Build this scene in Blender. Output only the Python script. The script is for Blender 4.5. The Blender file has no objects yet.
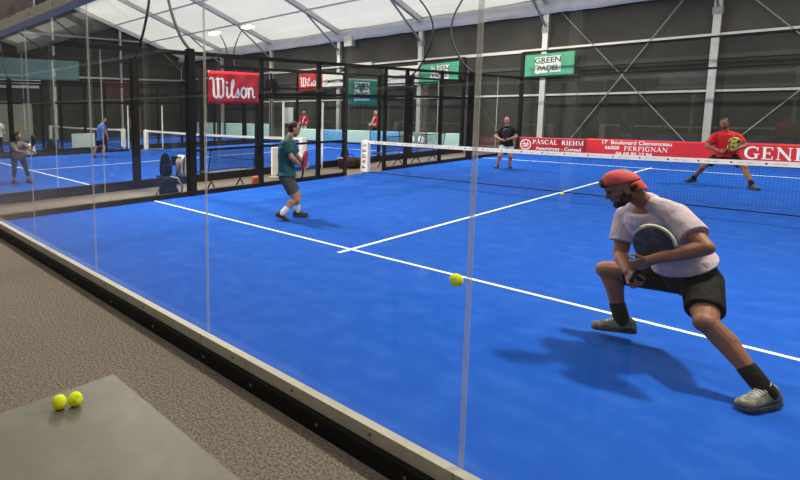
import bpy, bmesh, math, random
from mathutils import Vector as V, Matrix, Quaternion
random.seed(7)
PI = math.pi
scn = bpy.context.scene
COL = scn.collection
ORG = {}                                   # world origin of every object by name

# ------------------------------------------------------------------ materials
def mat(name, color, rough=.6, metal=0, spec=.4, noise=None, bump=None, emit=None, weave=None):
    m = bpy.data.materials.new(name); m.use_nodes = True
    nt = m.node_tree; b = nt.nodes['Principled BSDF']
    b.inputs['Roughness'].default_value = rough
    b.inputs['Metallic'].default_value = metal
    b.inputs['Specular IOR Level'].default_value = spec
    b.inputs['Base Color'].default_value = (*color, 1)
    tc = nt.nodes.new('ShaderNodeTexCoord')
    if noise:                               # (scale, other colour, low, high)
        n = nt.nodes.new('ShaderNodeTexNoise'); n.inputs['Scale'].default_value = noise[0]
        n.inputs['Detail'].default_value = 5
        nt.links.new(tc.outputs['Object'], n.inputs['Vector'])
        r = nt.nodes.new('ShaderNodeValToRGB')
        r.color_ramp.elements[0].position = noise[2]; r.color_ramp.elements[1].position = noise[3]
        r.color_ramp.elements[0].color = (*color, 1); r.color_ramp.elements[1].color = (*noise[1], 1)
        nt.links.new(n.outputs['Fac'], r.inputs['Fac']); nt.links.new(r.outputs['Color'], b.inputs['Base Color'])
    if bump:
        n2 = nt.nodes.new('ShaderNodeTexNoise'); n2.inputs['Scale'].default_value = bump[0]; n2.inputs['Detail'].default_value = 3
        nt.links.new(tc.outputs['Object'], n2.inputs['Vector'])
        bp = nt.nodes.new('ShaderNodeBump'); bp.inputs['Strength'].default_value = bump[1]; bp.inputs['Distance'].default_value = bump[2]
        nt.links.new(n2.outputs['Fac'], bp.inputs['Height']); nt.links.new(bp.outputs['Normal'], b.inputs['Normal'])
    if emit:
        b.inputs['Emission Color'].default_value = (*emit[0], 1); b.inputs['Emission Strength'].default_value = emit[1]
    return m

def glass_mat():
    m = bpy.data.materials.new('clear_glass'); m.use_nodes = True; nt = m.node_tree; nt.nodes.clear()
    o = nt.nodes.new('ShaderNodeOutputMaterial'); mix = nt.nodes.new('ShaderNodeMixShader')
    t = nt.nodes.new('ShaderNodeBsdfTransparent'); t.inputs['Color'].default_value = (.965, .98, .975, 1)
    g = nt.nodes.new('ShaderNodeBsdfGlossy'); g.inputs['Roughness'].default_value = .01
    lw = nt.nodes.new('ShaderNodeLayerWeight'); lw.inputs['Blend'].default_value = .5
    p = nt.nodes.new('ShaderNodeMath'); p.operation = 'POWER'; p.inputs[1].default_value = 4.8
    ma = nt.nodes.new('ShaderNodeMath'); ma.operation = 'MULTIPLY_ADD'; ma.inputs[1].default_value = .93; ma.inputs[2].default_value = .035
    nt.links.new(lw.outputs['Facing'], p.inputs[0]); nt.links.new(p.outputs[0], ma.inputs[0])
    nt.links.new(ma.outputs[0], mix.inputs['Fac']); nt.links.new(t.outputs[0], mix.inputs[1]); nt.links.new(g.outputs[0], mix.inputs[2])
    nt.links.new(mix.outputs[0], o.inputs['Surface'])
    return m

def grid_mat(name, color, cell, frac, axes):
    """woven wire: opaque on a square grid, open between (axes: the two object axes of the sheet)"""
    m = bpy.data.materials.new(name); m.use_nodes = True; nt = m.node_tree
    b = nt.nodes['Principled BSDF']; b.inputs['Base Color'].default_value = (*color, 1); b.inputs['Roughness'].default_value = .5
    o = nt.nodes['Material Output']
    tc = nt.nodes.new('ShaderNodeTexCoord'); sx = nt.nodes.new('ShaderNodeSeparateXYZ'); nt.links.new(tc.outputs['Object'], sx.inputs[0])
    outs = []
    for a in axes:
        d = nt.nodes.new('ShaderNodeMath'); d.operation = 'DIVIDE'; d.inputs[1].default_value = cell; nt.links.new(sx.outputs[a], d.inputs[0])
        f = nt.nodes.new('ShaderNodeMath'); f.operation = 'FRACT'; nt.links.new(d.outputs[0], f.inputs[0])
        l = nt.nodes.new('ShaderNodeMath'); l.operation = 'LESS_THAN'; l.inputs[1].default_value = frac; nt.links.new(f.outputs[0], l.inputs[0])
        outs.append(l)
    mx = nt.nodes.new('ShaderNodeMath'); mx.operation = 'MAXIMUM'
    nt.links.new(outs[0].outputs[0], mx.inputs[0]); nt.links.new(outs[1].outputs[0], mx.inputs[1])
    t = nt.nodes.new('ShaderNodeBsdfTransparent'); mix = nt.nodes.new('ShaderNodeMixShader')
    nt.links.new(mx.outputs[0], mix.inputs['Fac']); nt.links.new(t.outputs[0], mix.inputs[1]); nt.links.new(b.outputs[0], mix.inputs[2])
    nt.links.new(mix.outputs[0], o.inputs['Surface'])
    return m

def membrane_mat():
    m = bpy.data.materials.new('white_tent_membrane'); m.use_nodes = True; nt = m.node_tree; nt.nodes.clear()
    o = nt.nodes.new('ShaderNodeOutputMaterial'); mix = nt.nodes.new('ShaderNodeMixShader'); mix.inputs['Fac'].default_value = .5
    d = nt.nodes.new('ShaderNodeBsdfDiffuse'); t = nt.nodes.new('ShaderNodeBsdfTranslucent')
    tc = nt.nodes.new('ShaderNodeTexCoord'); n = nt.nodes.new('ShaderNodeTexNoise'); n.inputs['Scale'].default_value = .35; n.inputs['Detail'].default_value = 4
    nt.links.new(tc.outputs['Object'], n.inputs['Vector'])
    r = nt.nodes.new('ShaderNodeValToRGB'); r.color_ramp.elements[0].position = .3; r.color_ramp.elements[1].position = .7
    r.color_ramp.elements[0].color = (.80, .79, .74, 1); r.color_ramp.elements[1].color = (.88, .87, .83, 1)
    nt.links.new(n.outputs['Fac'], r.inputs['Fac'])
    for s in (d, t): nt.links.new(r.outputs['Color'], s.inputs['Color'])
    nt.links.new(d.outputs[0], mix.inputs[1]); nt.links.new(t.outputs[0], mix.inputs[2]); nt.links.new(mix.outputs[0], o.inputs['Surface'])
    return m

M = {}
M['turf'] = mat('blue_artificial_turf', (.008, .076, .40), .9, spec=.06, noise=(4, (.020, .102, .44), .45, .78), bump=(260, .5, .004))
M['line'] = mat('white_line_fibre', (.82, .84, .86), .8, spec=.15, bump=(200, .3, .003))
M['carpet'] = mat('speckled_brown_grey_carpet', (.085, .067, .055), .95, spec=.1, noise=(58, (.245, .203, .168), .34, .70), bump=(70, .6, .006))
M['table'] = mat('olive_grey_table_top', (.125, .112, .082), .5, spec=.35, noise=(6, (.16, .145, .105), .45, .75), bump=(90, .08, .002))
M['black'] = mat('black_powder_coat', (.009, .0085, .008), .6, spec=.15, bump=(120, .1, .001))
M['curbblack'] = mat('black_painted_curb', (.006, .006, .006), .6, spec=.2, bump=(90, .1, .001))
M['beige'] = mat('grey_beige_painted_steel', (.42, .385, .31), .5, spec=.35, noise=(9, (.36, .33, .27), .4, .7), bump=(40, .08, .002))
M['bolt'] = mat('zinc_bolt', (.25, .23, .2), .35, metal=.9, bump=(80, .1, .001))
M['glass'] = glass_mat()
M['seam'] = mat('polished_glass_edge', (.70, .68, .62), .3, spec=.5, bump=(30, .05, .001))
_nt = M['seam'].node_tree; _t = _nt.nodes.new('ShaderNodeBsdfTransparent'); _mx = _nt.nodes.new('ShaderNodeMixShader'); _mx.inputs['Fac'].default_value = .33
_nt.links.new(_t.outputs[0], _mx.inputs[1]); _nt.links.new(_nt.nodes['Principled BSDF'].outputs[0], _mx.inputs[2]); _nt.links.new(_mx.outputs[0], _nt.nodes['Material Output'].inputs['Surface'])
M['meshx'] = grid_mat('black_wire_mesh_across', (.012, .012, .012), .05, .045, (0, 2))
M['meshy'] = grid_mat('black_wire_mesh_along', (.012, .012, .012), .05, .045, (1, 2))
M['net'] = grid_mat('black_knotted_net', (.02, .022, .03), .045, .055, (0, 2))
M['alu'] = mat('white_grey_aluminium', (.62, .61, .58), .4, metal=.25, noise=(3, (.55, .54, .52), .4, .7))
M['alud'] = mat('dull_grey_aluminium', (.33, .325, .31), .5, metal=.2, noise=(3, (.29, .285, .27), .4, .7))
M['membrane'] = membrane_mat()
M['valance'] = mat('grey_white_valance_fabric', (.72, .71, .70), .8, spec=.15, noise=(2, (.64, .63, .62), .4, .7), bump=(1.2, .6, .2))
M['wall'] = mat('dark_grey_tent_wall', (.052, .050, .045), .65, spec=.15, noise=(.5, (.085, .08, .068), .35, .7), bump=(1.5, .4, .05))
M['walld'] = mat('darker_grey_tent_wall_panel', (.040, .040, .036), .65, spec=.15, noise=(.6, (.052, .051, .046), .35, .7), bump=(1.5, .4, .05))
M['white'] = mat('white_vinyl', (.88, .84, .76), .5, noise=(4, (.82, .78, .70), .4, .7))
M['letter'] = mat('white_print', (.85, .83, .80), .55, noise=(20, (.8, .78, .75), .4, .7))
M['inkd'] = mat('dark_print', (.05, .05, .05), .6, noise=(20, (.07, .07, .07), .4, .7))
M['inkgreen'] = mat('dark_green_print', (.012, .09, .05), .6, noise=(20, (.02, .11, .06), .4, .7))
M['inkred'] = mat('red_print', (.55, .06, .05), .6, noise=(20, (.5, .05, .05), .4, .7))
M['red'] = mat('red_banner_vinyl', (.50, .018, .03), .42, noise=(3, (.44, .014, .026), .4, .7), bump=(4, .25, .03))
M['redb'] = mat('bright_red_hoarding', (.60, .022, .03), .45, noise=(2, (.54, .02, .03), .4, .7), bump=(4, .1, .02))
M['redd'] = mat('dark_red_hoarding', (.36, .014, .022), .45, noise=(2, (.32, .012, .02), .4, .7), bump=(4, .1, .02))
M['greenb'] = mat('green_banner_vinyl', (.06, .36, .20), .45, noise=(3, (.08, .42, .24), .4, .7), bump=(4, .3, .03))
M['greend'] = mat('deep_green_banner_vinyl', (.02, .22, .14), .45, noise=(3, (.03, .27, .17), .4, .7), bump=(4, .3, .03))
M['teal'] = mat('grey_teal_banner_vinyl', (.24, .38, .36), .5, noise=(.6, (.20, .33, .31), .4, .7), bump=(3, .3, .03))
M['palegreen'] = mat('pale_green_hoarding', (.40, .58, .50), .5, noise=(1.2, (.5, .62, .56), .45, .6))
M['skyblue'] = mat('light_blue_hoarding', (.10, .32, .55), .5, noise=(.9, (.25, .5, .6), .45, .6))
M['greyteal'] = mat('grey_green_hoarding', (.16, .22, .21), .5, noise=(1.2, (.2, .27, .25), .45, .6))
M['signgrey'] = mat('grey_blue_sign_plate', (.40, .47, .47), .5, noise=(6, (.36, .43, .44), .4, .7))
M['lampglow'] = mat('lit_lamp_lens', (1, .95, .8), .4, emit=((1, .86, .52), 4))
M['ball'] = mat('yellow_felt', (.74, .80, .01), .9, spec=.1, noise=(60, (.80, .86, .03), .4, .7), bump=(220, .5, .003))
M['ballseam'] = mat('pale_ball_seam', (.75, .80, .45), .7, noise=(60, (.7, .75, .4), .4, .7))
M['skin'] = mat('tanned_skin', (.25, .105, .060), .55, spec=.25, noise=(9, (.30, .135, .08), .35, .7), bump=(120, .12, .002))
M['skinl'] = mat('light_skin', (.42, .195, .125), .5, spec=.3, noise=(9, (.48, .24, .155), .35, .7), bump=(120, .12, .002))
M['skind'] = mat('brown_skin', (.27, .13, .08), .5, spec=.35, noise=(9, (.31, .15, .095), .35, .7), bump=(120, .12, .002))
M['hair'] = mat('dark_brown_hair', (.018, .011, .008), .55, spec=.3, noise=(60, (.035, .022, .015), .4, .7), bump=(90, .6, .006))
M['beard'] = mat('dark_beard', (.045, .026, .018), .8, spec=.2, noise=(90, (.075, .042, .028), .4, .7), bump=(160, .5, .004))
M['eye'] = mat('eye', (.02, .014, .01), .15, spec=.6, noise=(5, (.03, .02, .015), .4, .7))
M['lip'] = mat('lips', (.32, .11, .085), .5, noise=(30, (.36, .13, .1), .4, .7))
M['pinkcap'] = mat('coral_red_cap_cloth', (.56, .095, .085), .8, spec=.2, noise=(30, (.5, .08, .075), .4, .7), bump=(180, .3, .003))
M['mauve'] = mat('pale_mauve_jersey', (.52, .42, .455), .85, spec=.1, noise=(7, (.45, .355, .39), .4, .7), bump=(5, .8, .06))
M['blackcloth'] = mat('black_sports_cloth', (.0075, .0075, .0075), .8, spec=.15, noise=(8, (.011, .011, .011), .4, .7), bump=(6, .9, .04))
M['tealcloth'] = mat('dark_teal_jersey', (.012, .075, .085), .75, spec=.25, noise=(7, (.018, .095, .105), .4, .7), bump=(6, .9, .04))
M['greycloth'] = mat('charcoal_shorts_cloth', (.065, .062, .06), .8, spec=.2, noise=(7, (.08, .078, .075), .4, .7), bump=(6, .9, .04))
M['redcloth'] = mat('red_jersey', (.62, .015, .025), .75, spec=.25, noise=(7, (.52, .012, .02), .4, .7), bump=(6, .9, .04))
M['palecloth'] = mat('pale_mint_shorts_cloth', (.48, .60, .60), .8, spec=.2, noise=(7, (.42, .54, .54), .4, .7), bump=(6, .9, .04))
M['greyshirt'] = mat('grey_top_cloth', (.20, .185, .19), .8, spec=.2, noise=(7, (.25, .23, .24), .4, .7), bump=(6, .9, .04))
M['bluecloth'] = mat('royal_blue_jersey', (.03, .10, .42), .75, spec=.25, noise=(7, (.05, .14, .5), .4, .7), bump=(6, .9, .04))
M['whitecloth'] = mat('white_cotton', (.72, .72, .72), .85, spec=.15, noise=(12, (.64, .64, .65), .4, .7), bump=(40, .4, .01))
M['shoeg'] = mat('grey_green_sport_shoe', (.11, .115, .085), .6, noise=(25, (.30, .30, .25), .5, .68), bump=(60, .4, .006))
M['shoed'] = mat('dark_sport_shoe', (.022, .025, .026), .6, noise=(25, (.08, .085, .08), .5, .72), bump=(60, .4, .006))
M['shoer'] = mat('dark_red_sport_shoe', (.10, .02, .025), .6, noise=(25, (.04, .015, .018), .45, .7), bump=(60, .4, .006))
M['sole'] = mat('shoe_sole_rubber', (.05, .05, .045), .7, noise=(20, (.1, .1, .09), .5, .7))
M['solew'] = mat('pale_shoe_sole_rubber', (.45, .45, .42), .7, noise=(20, (.35, .35, .33), .5, .7))
M['lace'] = mat('pale_laces', (.72, .70, .62), .8, noise=(90, (.6, .58, .5), .4, .7))
M['racketd'] = mat('dark_carbon_racket', (.018, .02, .024), .35, spec=.5, noise=(22, (.055, .06, .07), .5, .62), bump=(60, .2, .003))
M['racketr'] = mat('red_racket', (.45, .02, .03), .4, noise=(22, (.3, .015, .02), .45, .7))
M['rackety'] = mat('yellow_black_racket', (.72, .62, .06), .4, noise=(16, (.015, .015, .015), .48, .56))
M['racketb'] = mat('brown_black_racket', (.03, .02, .018), .4, noise=(22, (.08, .04, .03), .45, .7))
M['grip'] = mat('black_grip_tape', (.015, .015, .015), .8, bump=(120, .4, .003))
M['gripw'] = mat('pale_edge_guard', (.62, .60, .42), .6, noise=(30, (.5, .5, .35), .4, .7))
M['navy'] = mat('navy_bag_nylon', (.006, .007, .013), .85, spec=.08, noise=(20, (.012, .014, .024), .4, .7), bump=(25, .5, .01))
M['maroon'] = mat('dark_maroon_bag_nylon', (.028, .011, .011), .8, spec=.1, noise=(20, (.038, .016, .015), .4, .7), bump=(25, .5, .01))
M['towel'] = mat('beige_grey_towel', (.42, .37, .31), .95, spec=.1, noise=(14, (.5, .45, .39), .4, .7), bump=(120, .5, .005))
M['strap'] = mat('grey_strap', (.42, .41, .39), .8, noise=(30, (.35, .34, .32), .4, .7))
M['orange'] = mat('orange_plastic', (.62, .13, .02), .5, noise=(8, (.55, .11, .02), .4, .7))
M['cup'] = mat('white_paper_cup', (.78, .77, .72), .6, noise=(20, (.72, .7, .66), .4, .7))
M['benchmesh'] = grid_mat('black_bench_wire', (.03, .03, .032), .03, .22, (1, 2))
M['benchseat'] = grid_mat('black_bench_seat_wire', (.03, .03, .032), .03, .25, (0, 1))
M['concretebeige'] = mat('beige_door_panel', (.42, .39, .30), .6, noise=(1, (.5, .47, .38), .4, .7))

# ------------------------------------------------------------------ mesh helpers
class MB:
    def __init__(s): s.b = bmesh.new()
    def box(s, c, size, rot=None):
        r = bmesh.ops.create_cube(s.b, size=1); m = Matrix.Translation(V(c)) @ (rot.to_4x4() if rot else Matrix()) @ Matrix.Diagonal((*size, 1))
        bmesh.ops.transform(s.b, matrix=m, verts=r['verts']); return s
    def rbox(s, c, size, bev=.01, seg=2, rot=None):
        t = bmesh.new(); bmesh.ops.create_cube(t, size=1)
        bmesh.ops.transform(t, matrix=Matrix.Diagonal((*size, 1)), verts=t.verts)
        bmesh.ops.bevel(t, geom=t.edges[:], offset=bev, segments=seg, affect='EDGES', profile=.5)
        bmesh.ops.transform(t, matrix=Matrix.Translation(V(c)) @ (rot.to_4x4() if rot else Matrix()), verts=t.verts)
        s.join(t); return s
    def join(s, t):
        me = bpy.data.meshes.new('t'); t.to_mesh(me); t.free(); s.b.from_mesh(me); bpy.data.meshes.remove(me)
    def lo_hi(s, lo, hi): return s.box([(a + b) / 2 for a, b in zip(lo, hi)], [b - a for a, b in zip(lo, hi)])
    def beam(s, p0, p1, w, h, up=(0, 0, 1)):
        p0, p1 = V(p0), V(p1); d = (p1 - p0); L = d.length; d.normalize(); u = V(up); x = d.cross(u)
        if x.length < 1e-4: x = d.cross(V((0, 1, 0)))
        x.normalize(); z = x.cross(d); R = Matrix((x, d, z)).transposed()
        return s.box((p0 + p1) / 2, (w, L, h), R)
    def tube(s, pts, r, seg=8, cap=True):
        pts = [V(p) for p in pts]; n = len(pts); rr = r if isinstance(r, (list, tuple)) else [r] * n
        rings = []; t0 = (pts[1] - pts[0]).normalized(); a = t0.orthogonal().normalized()
        for i, p in enumerate(pts):
            t = (pts[min(i + 1, n - 1)] - pts[max(i - 1, 0)]).normalized()
            a = (a - t * a.dot(t)); a = a.normalized() if a.length > 1e-6 else t.orthogonal().normalized()
            b = t.cross(a)
            rings.append([s.b.verts.new(p + (a * math.cos(2 * PI * k / seg) + b * math.sin(2 * PI * k / seg)) * rr[i]) for k in range(seg)])
        s.skin(rings, cap); return s
    def skin(s, rings, cap=True, closed=True):
        for r0, r1 in zip(rings, rings[1:]):
            m = len(r0)
            for k in range(m if closed else m - 1):
                s.b.faces.new((r0[k], r0[(k + 1) % m], r1[(k + 1) % m], r1[k]))
        if cap and closed:
            s.b.faces.new(rings[0][::-1]); s.b.faces.new(rings[-1])
    def loft(s, secs, seg=20, cap=True):
        """secs: (centre, axis a scaled, axis b scaled)"""
        rings = []
        for c, a, b in secs:
            c, a, b = V(c), V(a), V(b)
            rings.append([s.b.verts.new(c + a * math.cos(2 * PI * k / seg) + b * math.sin(2 * PI * k / seg)) for k in range(seg)])
        s.skin(rings, cap); return s
    def ell(s, c, axes, seg=16, rings=10):
        """ellipsoid: axes are three scaled vectors"""
        r = bmesh.ops.create_uvsphere(s.b, u_segments=seg, v_segments=rings, radius=1)
        A = Matrix([V(a) for a in axes]).transposed().to_4x4()
        bmesh.ops.transform(s.b, matrix=Matrix.Translation(V(c)) @ A, verts=r['verts']); return s
    def ball(s, c, r, seg=16, rings=10): return s.ell(c, ((r, 0, 0), (0, r, 0), (0, 0, r)), seg, rings)
    def cap2(s, p0, r0, p1, r1, seg=14):
        """tapered capsule"""
        p0, p1 = V(p0), V(p1); d = (p1 - p0); L = d.length; d.normalize(); a = d.orthogonal().normalized(); b = d.cross(a); rings = []
        prof = [(-r0 * math.cos(t), r0 * math.sin(t)) for t in (.25, .7, 1.2)] + [(0, r0), (L, r1)] + [(L + r1 * math.cos(t), r1 * math.sin(t)) for t in (1.2, .7, .25)]
        for h, r in prof:
            rings.append([s.b.verts.new(p0 + d * h + (a * math.cos(2 * PI * k / seg) + b * math.sin(2 * PI * k / seg)) * r) for k in range(seg)])
        s.skin(rings); return s
    def cone(s, p0, r0, p1, r1, seg=18):
        p0, p1 = V(p0), V(p1); d = (p1 - p0).normalized(); a = d.orthogonal().normalized(); b = d.cross(a)
        s.skin([[s.b.verts.new(p + (a * math.cos(2 * PI * k / seg) + b * math.sin(2 * PI * k / seg)) * r) for k in range(seg)] for p, r in ((p0, r0), (p1, r1))]); return s
    def build(s, name, material, parent=None, base=None, smooth=False, mods=None, mesh=None):
        org = ORG[parent.name] if parent else V(base if base else (0, 0, 0))
        bmesh.ops.recalc_face_normals(s.b, faces=s.b.faces[:])
        if mods:
            me = bpy.data.meshes.new('raw'); s.b.to_mesh(me); s.b.free()
            t = bpy.data.objects.new('tmp', me); COL.objects.link(t); mods(t)
            me2 = bpy.data.meshes.new_from_object(t.evaluated_get(bpy.context.evaluated_depsgraph_get()))
            bpy.data.objects.remove(t); bpy.data.meshes.remove(me); me = me2
        else:
            me = bpy.data.meshes.new(name); s.b.to_mesh(me); s.b.free()
        me.transform(Matrix.Translation(-org)); me.name = name
        me.materials.clear(); me.materials.append(material)
        if smooth: me.polygons.foreach_set('use_smooth', [True] * len(me.polygons))
        o = bpy.data.objects.new(name, me); COL.objects.link(o); ORG[o.name] = org
        if parent: o.parent = parent
        else: o.location = org
        return o

def remesh(vox, smooth=4, fac=.5):
    def f(o):
        m = o.modifiers.new('r', 'REMESH'); m.mode = 'VOXEL'; m.voxel_size = vox
        if smooth:
            q = o.modifiers.new('s', 'SMOOTH'); q.iterations = smooth; q.factor = fac
    return f

def tag(o, label=None, cat=None, group=None, kind=None):
    if label: o['label'] = label
    if cat: o['category'] = cat
    if group: o['group'] = group
    if kind: o['kind'] = kind
    return o
def thing(name, base, label, cat, group=None, kind=None):
    o = bpy.data.objects.new(name, None); COL.objects.link(o); o.location = base; ORG[o.name] = V(base); o.empty_display_size = .1
    return tag(o, label, cat, group, kind)
def struct(o, label, cat): return tag(o, label, cat, kind='structure')

# ------------------------------------------------------------------ camera (level wide lens, off-centre crop of the frame)
cd = bpy.data.cameras.new('camera'); cam = bpy.data.objects.new('camera', cd); COL.objects.link(cam); scn.camera = cam
yaw, pit, rol, FPX, XP, YP = -0.885883, 0.115811, -0.007873, 527.03, 234.56, 171.35
fw = V((math.sin(yaw) * math.cos(pit), math.cos(yaw) * math.cos(pit), -math.sin(pit)))
rt = V((math.cos(yaw), -math.sin(yaw), 0)); up = rt.cross(fw)
c_, s_ = math.cos(rol), math.sin(rol); rt, up = rt * c_ + up * s_, up * c_ - rt * s_
cam.matrix_world = Matrix.Translation((9.2415, -2.365, 1.8182)) @ Matrix((rt, up, -fw)).transposed().to_4x4()
cd.sensor_width = 36; cd.lens = FPX / 800 * 36; cd.shift_x = (400 - XP) / 800; cd.shift_y = (YP - 240) / 800
cd.clip_start = .05; cd.clip_end = 300

# ------------------------------------------------------------------ floor and courts
FZ = -.12
o = MB().lo_hi((-40, -12, FZ - .05), (26, 24, FZ)).build('floor', M['carpet']); struct(o, 'speckled brown grey carpet floor around the blue courts', 'floor')
COURTS = [('nearest', 0.0), ('middle', -12.4), ('farthest', -24.6)]
for nm, x0 in COURTS:
    t = MB().lo_hi((x0, 0, FZ), (x0 + 10, 20, 0)).build('court_turf', M['turf'], base=(x0, 0, 0))
    struct(t, f'blue artificial turf of the {nm} padel court', 'court surface')
    for y in (3.05, 16.95): MB().lo_hi((x0 + .01, y - .025, 0), (x0 + 9.99, y + .025, .004)).build('court_line', M['line'], t)
    MB().lo_hi((x0 + 4.975, 2.8, 0), (x0 + 5.025, 17.2, .0045)).build('court_line', M['line'], t)

# ------------------------------------------------------------------ near glass wall of the nearest court
gw = thing('glass_wall', (0, -.05, FZ), 'tall clear glass wall with beige rails between camera and nearest blue court', 'glass wall')
MB().lo_hi((-.1, -.12, FZ), (10.1, -.012, -.008)).build('curb', M['curbblack'], gw)
br = MB().lo_hi((-.1, -.075, -.0075), (10.1, -.012, .075)).build('base_rail', M['beige'], gw)
tb = MB().lo_hi((-.1, -.14, 2.93), (10.1, .04, 3.05)).build('top_beam', M['beige'], gw)
for a, b_ in ((0, 2.0), (2.0, 3.95), (3.95, 6.0), (6.0, 8.08), (8.08, 10)):
    MB().lo_hi((a + .004, -.006, -.005), (b_ - .004, .006, 2.96)).build('glass_panel', M['glass'], gw)
for x in (2.0, 3.95, 6.0, 8.08):
    MB().lo_hi((x - .012, -.004, .076), (x + .012, .004, 2.93)).build('glass_seam', M['seam'], gw)
    MB().lo_hi((x - .004, -.0765, -.007), (x + .004, -.07, .0755)).build('rail_joint', M['bolt'], br)
for x in (.35, 1.1, 1.85, 2.6, 3.4, 4.3, 5.1, 5.85, 6.4, 7.0, 7.6, 8.4, 9.2):
    MB().cone((x, -.075, .035), .011, (x, -.084, .035), .009, 10).build('bolt', M['bolt'], br)
    MB().cone((x + .25, -.12, -.06), .010, (x + .25, -.127, -.06), .008, 10).build('bolt', M['bolt'], gw)
    MB().cone((x, -.14, 2.99), .012, (x, -.15, 2.99), .010, 10).build('bolt', M['bolt'], tb)
# mesh above the glass with a grey drape tied on it
for x in (0, 5, 10): MB().box((x, -.05, 3.52), (.06, .06, .94)).build('upright', M['black'], gw)
MB().lo_hi((0, -.07, 3.97), (10, -.03, 4.03)).build('upper_rail', M['black'], gw)
m = MB(); rings = []
nx = 60
for iz, z in enumerate((3.07, 3.35, 3.7, 3.95)):
    rings.append([m.b.verts.new((.05 + 2.7 * i / nx, -.10 + .035 * math.sin(i * 1.35 + .4 * math.sin(i * .37)) * (1.1 - .3 * iz / 3), z)) for i in range(nx + 1)])
m.skin(rings, False, False)
def solid(th):
    def f(o):
        q = o.modifiers.new('s', 'SOLIDIFY'); q.thickness = th; q.offset = 0
    return f
M['drape'] = mat('mauve_grey_drape_cloth', (.44, .385, .40), .85, spec=.15, noise=(3, (.30, .26, .28), .4, .7), bump=(30, .4, .01))
o = m.build('hanging_drape', M['drape'], None, (1.4, -.1, 3.07), True, solid(.006)); tag(o, 'mauve grey gathered drape hung above the beige top beam, upper left corner', 'drape')

# ------------------------------------------------------------------ cages of the courts
def lamp_head(parent, x, y, z, inward):
    h = MB().rbox((x + inward * .12, y, z + .06), (.50, .40, .06), .02).build('lamp_head', M['alud'], parent)
    MB().rbox((x + inward * .12, y, z - .03), (.60, .46, .16), .07).build('lens', M['lampglow'], h)
LAMPW = 560
def lamp_post(x, y, out, label, power):
    """black post on the cage; a swan neck leans outward, then back over the court"""
    t = thing('court_lamp', (x, y, 3.06), label, 'court lamp', 'swan neck court lamps')
    MB().rbox((x, y, 3.075), (.15, .15, .028), .006).build('base_plate', M['black'], t)
    prof = [(0, 3.08), (.30, 3.35), (.62, 3.85), (.84, 4.45), (.80, 5.0), (.58, 5.45), (.30, 5.82), (.02, 6.08), (-.2, 6.16)]
    pts = []
    for i in range(len(prof) - 1):
        p0, p1, p2, p3 = (prof[max(i - 1, 0)], prof[i], prof[i + 1], prof[min(i + 2, len(prof) - 1)])
        for k in range(4):
            s = k / 4
            q = [.5 * (2 * b + (c - a) * s + (2 * a - 5 * b + 4 * c - d) * s * s + (3 * b - a - 3 * c + d) * s ** 3) for a, b, c, d in zip(p0, p1, p2, p3)]
            pts.append((x + out * q[0], y, q[1]))
    pts.append((x + out * prof[-1][0], y, prof[-1][1]))
    MB().tube(pts, .032, 10).build('swan_neck', M['black'], t, smooth=True)
    lamp_head(t, x - out * .2, y, 6.14, -out)
    if power:
        L = bpy.data.lights.new('lamp_light', 'AREA'); L.shape = 'RECTANGLE'; L.size = .45; L.size_y = .35; L.energy = power; L.color = (1, .93, .80)
        lo = bpy.data.objects.new('lamp_light', L); COL.objects.link(lo); lo.parent = t
        lo.location = V((x - out * .34, y, 5.995)) - V((x, y, 3.06)); lo.rotation_euler = (0, 0, 0)
WALLN = {'nearest': 'nearest blue court', 'middle': 'middle blue court', 'farthest': 'farthest blue court'}
def cage_side(x, cn, side, gate, out):
    t = thing('court_cage', (x, 10, FZ), f'black steel cage along the {side} side of the {WALLN[cn]}', 'court fence', 'court cages')
    segs = ((0, 9.1), (10.9, 20)) if gate else ((0, 20),)
    for a, b in segs:
        MB().lo_hi((x - .05, a, FZ), (x + .05, b, .10)).build('base_curb', M['curbblack'], t)
    for y in (2, 18): MB().lo_hi((x - .008, y - .010, .1), (x + .008, y + .010, 2.96)).build('glass_seam', M['seam'], t)
    for y in (4, 16): MB().lo_hi((x - .08, y - .08, FZ), (x + .08, y + .08, 3.06)).build('lamp_foot_post', M['black'], t)
    for y in (6, 8, 12, 14):
        MB().lo_hi((x - .04, y - .05, FZ), (x + .04, y + .05, 3.0)).build('post', M['black'], t)
    for y in (9.1, 10.9):
        white = cn != 'nearest'
        hw = .022 if white else .04; MB().lo_hi((x - hw, y - hw, FZ), (x + hw, y + hw, 2.05 if white else 3.0)).build('gate_post', M['white'] if white else M['black'], t)
    MB().lo_hi((x - .04, 0, 2.96), (x + .04, 20, 3.04)).build('top_rail', M['black'], t)
    MB().lo_hi((x - .03, 4, 2.15), (x + .03, 16, 2.22)).build('middle_rail', M['black'], t)
    for a, b in (((4.08, 9.04),) if cn == 'nearest' else ()):
        MB().lo_hi((x - .03, a, .94), (x + .03, b, .99)).build('lower_rail', M['black'], t)
    for a, b in ((.02, 1.94), (2.06, 3.92), (16.08, 17.94), (18.06, 19.98)):
        MB().lo_hi((x - .006, a, .1), (x + .006, b, 2.96)).build('glass_panel', M['glass'], t)
    for a, b in ((4.08, 5.95), (6.05, 7.95), (8.05, 9.05), (10.95, 11.95), (12.05, 13.95), (14.05, 15.92)):
        m = MB(); m.b.faces.new([m.b.verts.new(p) for p in ((x, a, .1), (x, b, .1), (x, b, 2.96), (x, a, 2.96))])
        m.build('mesh_panel', M['meshy'], t)
    for i, y in enumerate((4, 16)):
        lamp_post(x, y, out, f'black swan neck lamp, {["near", "far"][i]} end, {side} side of the {WALLN[cn]}', LAMPW)
    return t
cage_side(0, 'nearest', 'left', True, -1)
cage_side(-2.4, 'middle', 'right', True, 1)
cage_side(-12.4, 'middle', 'left', True, -1)
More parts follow.
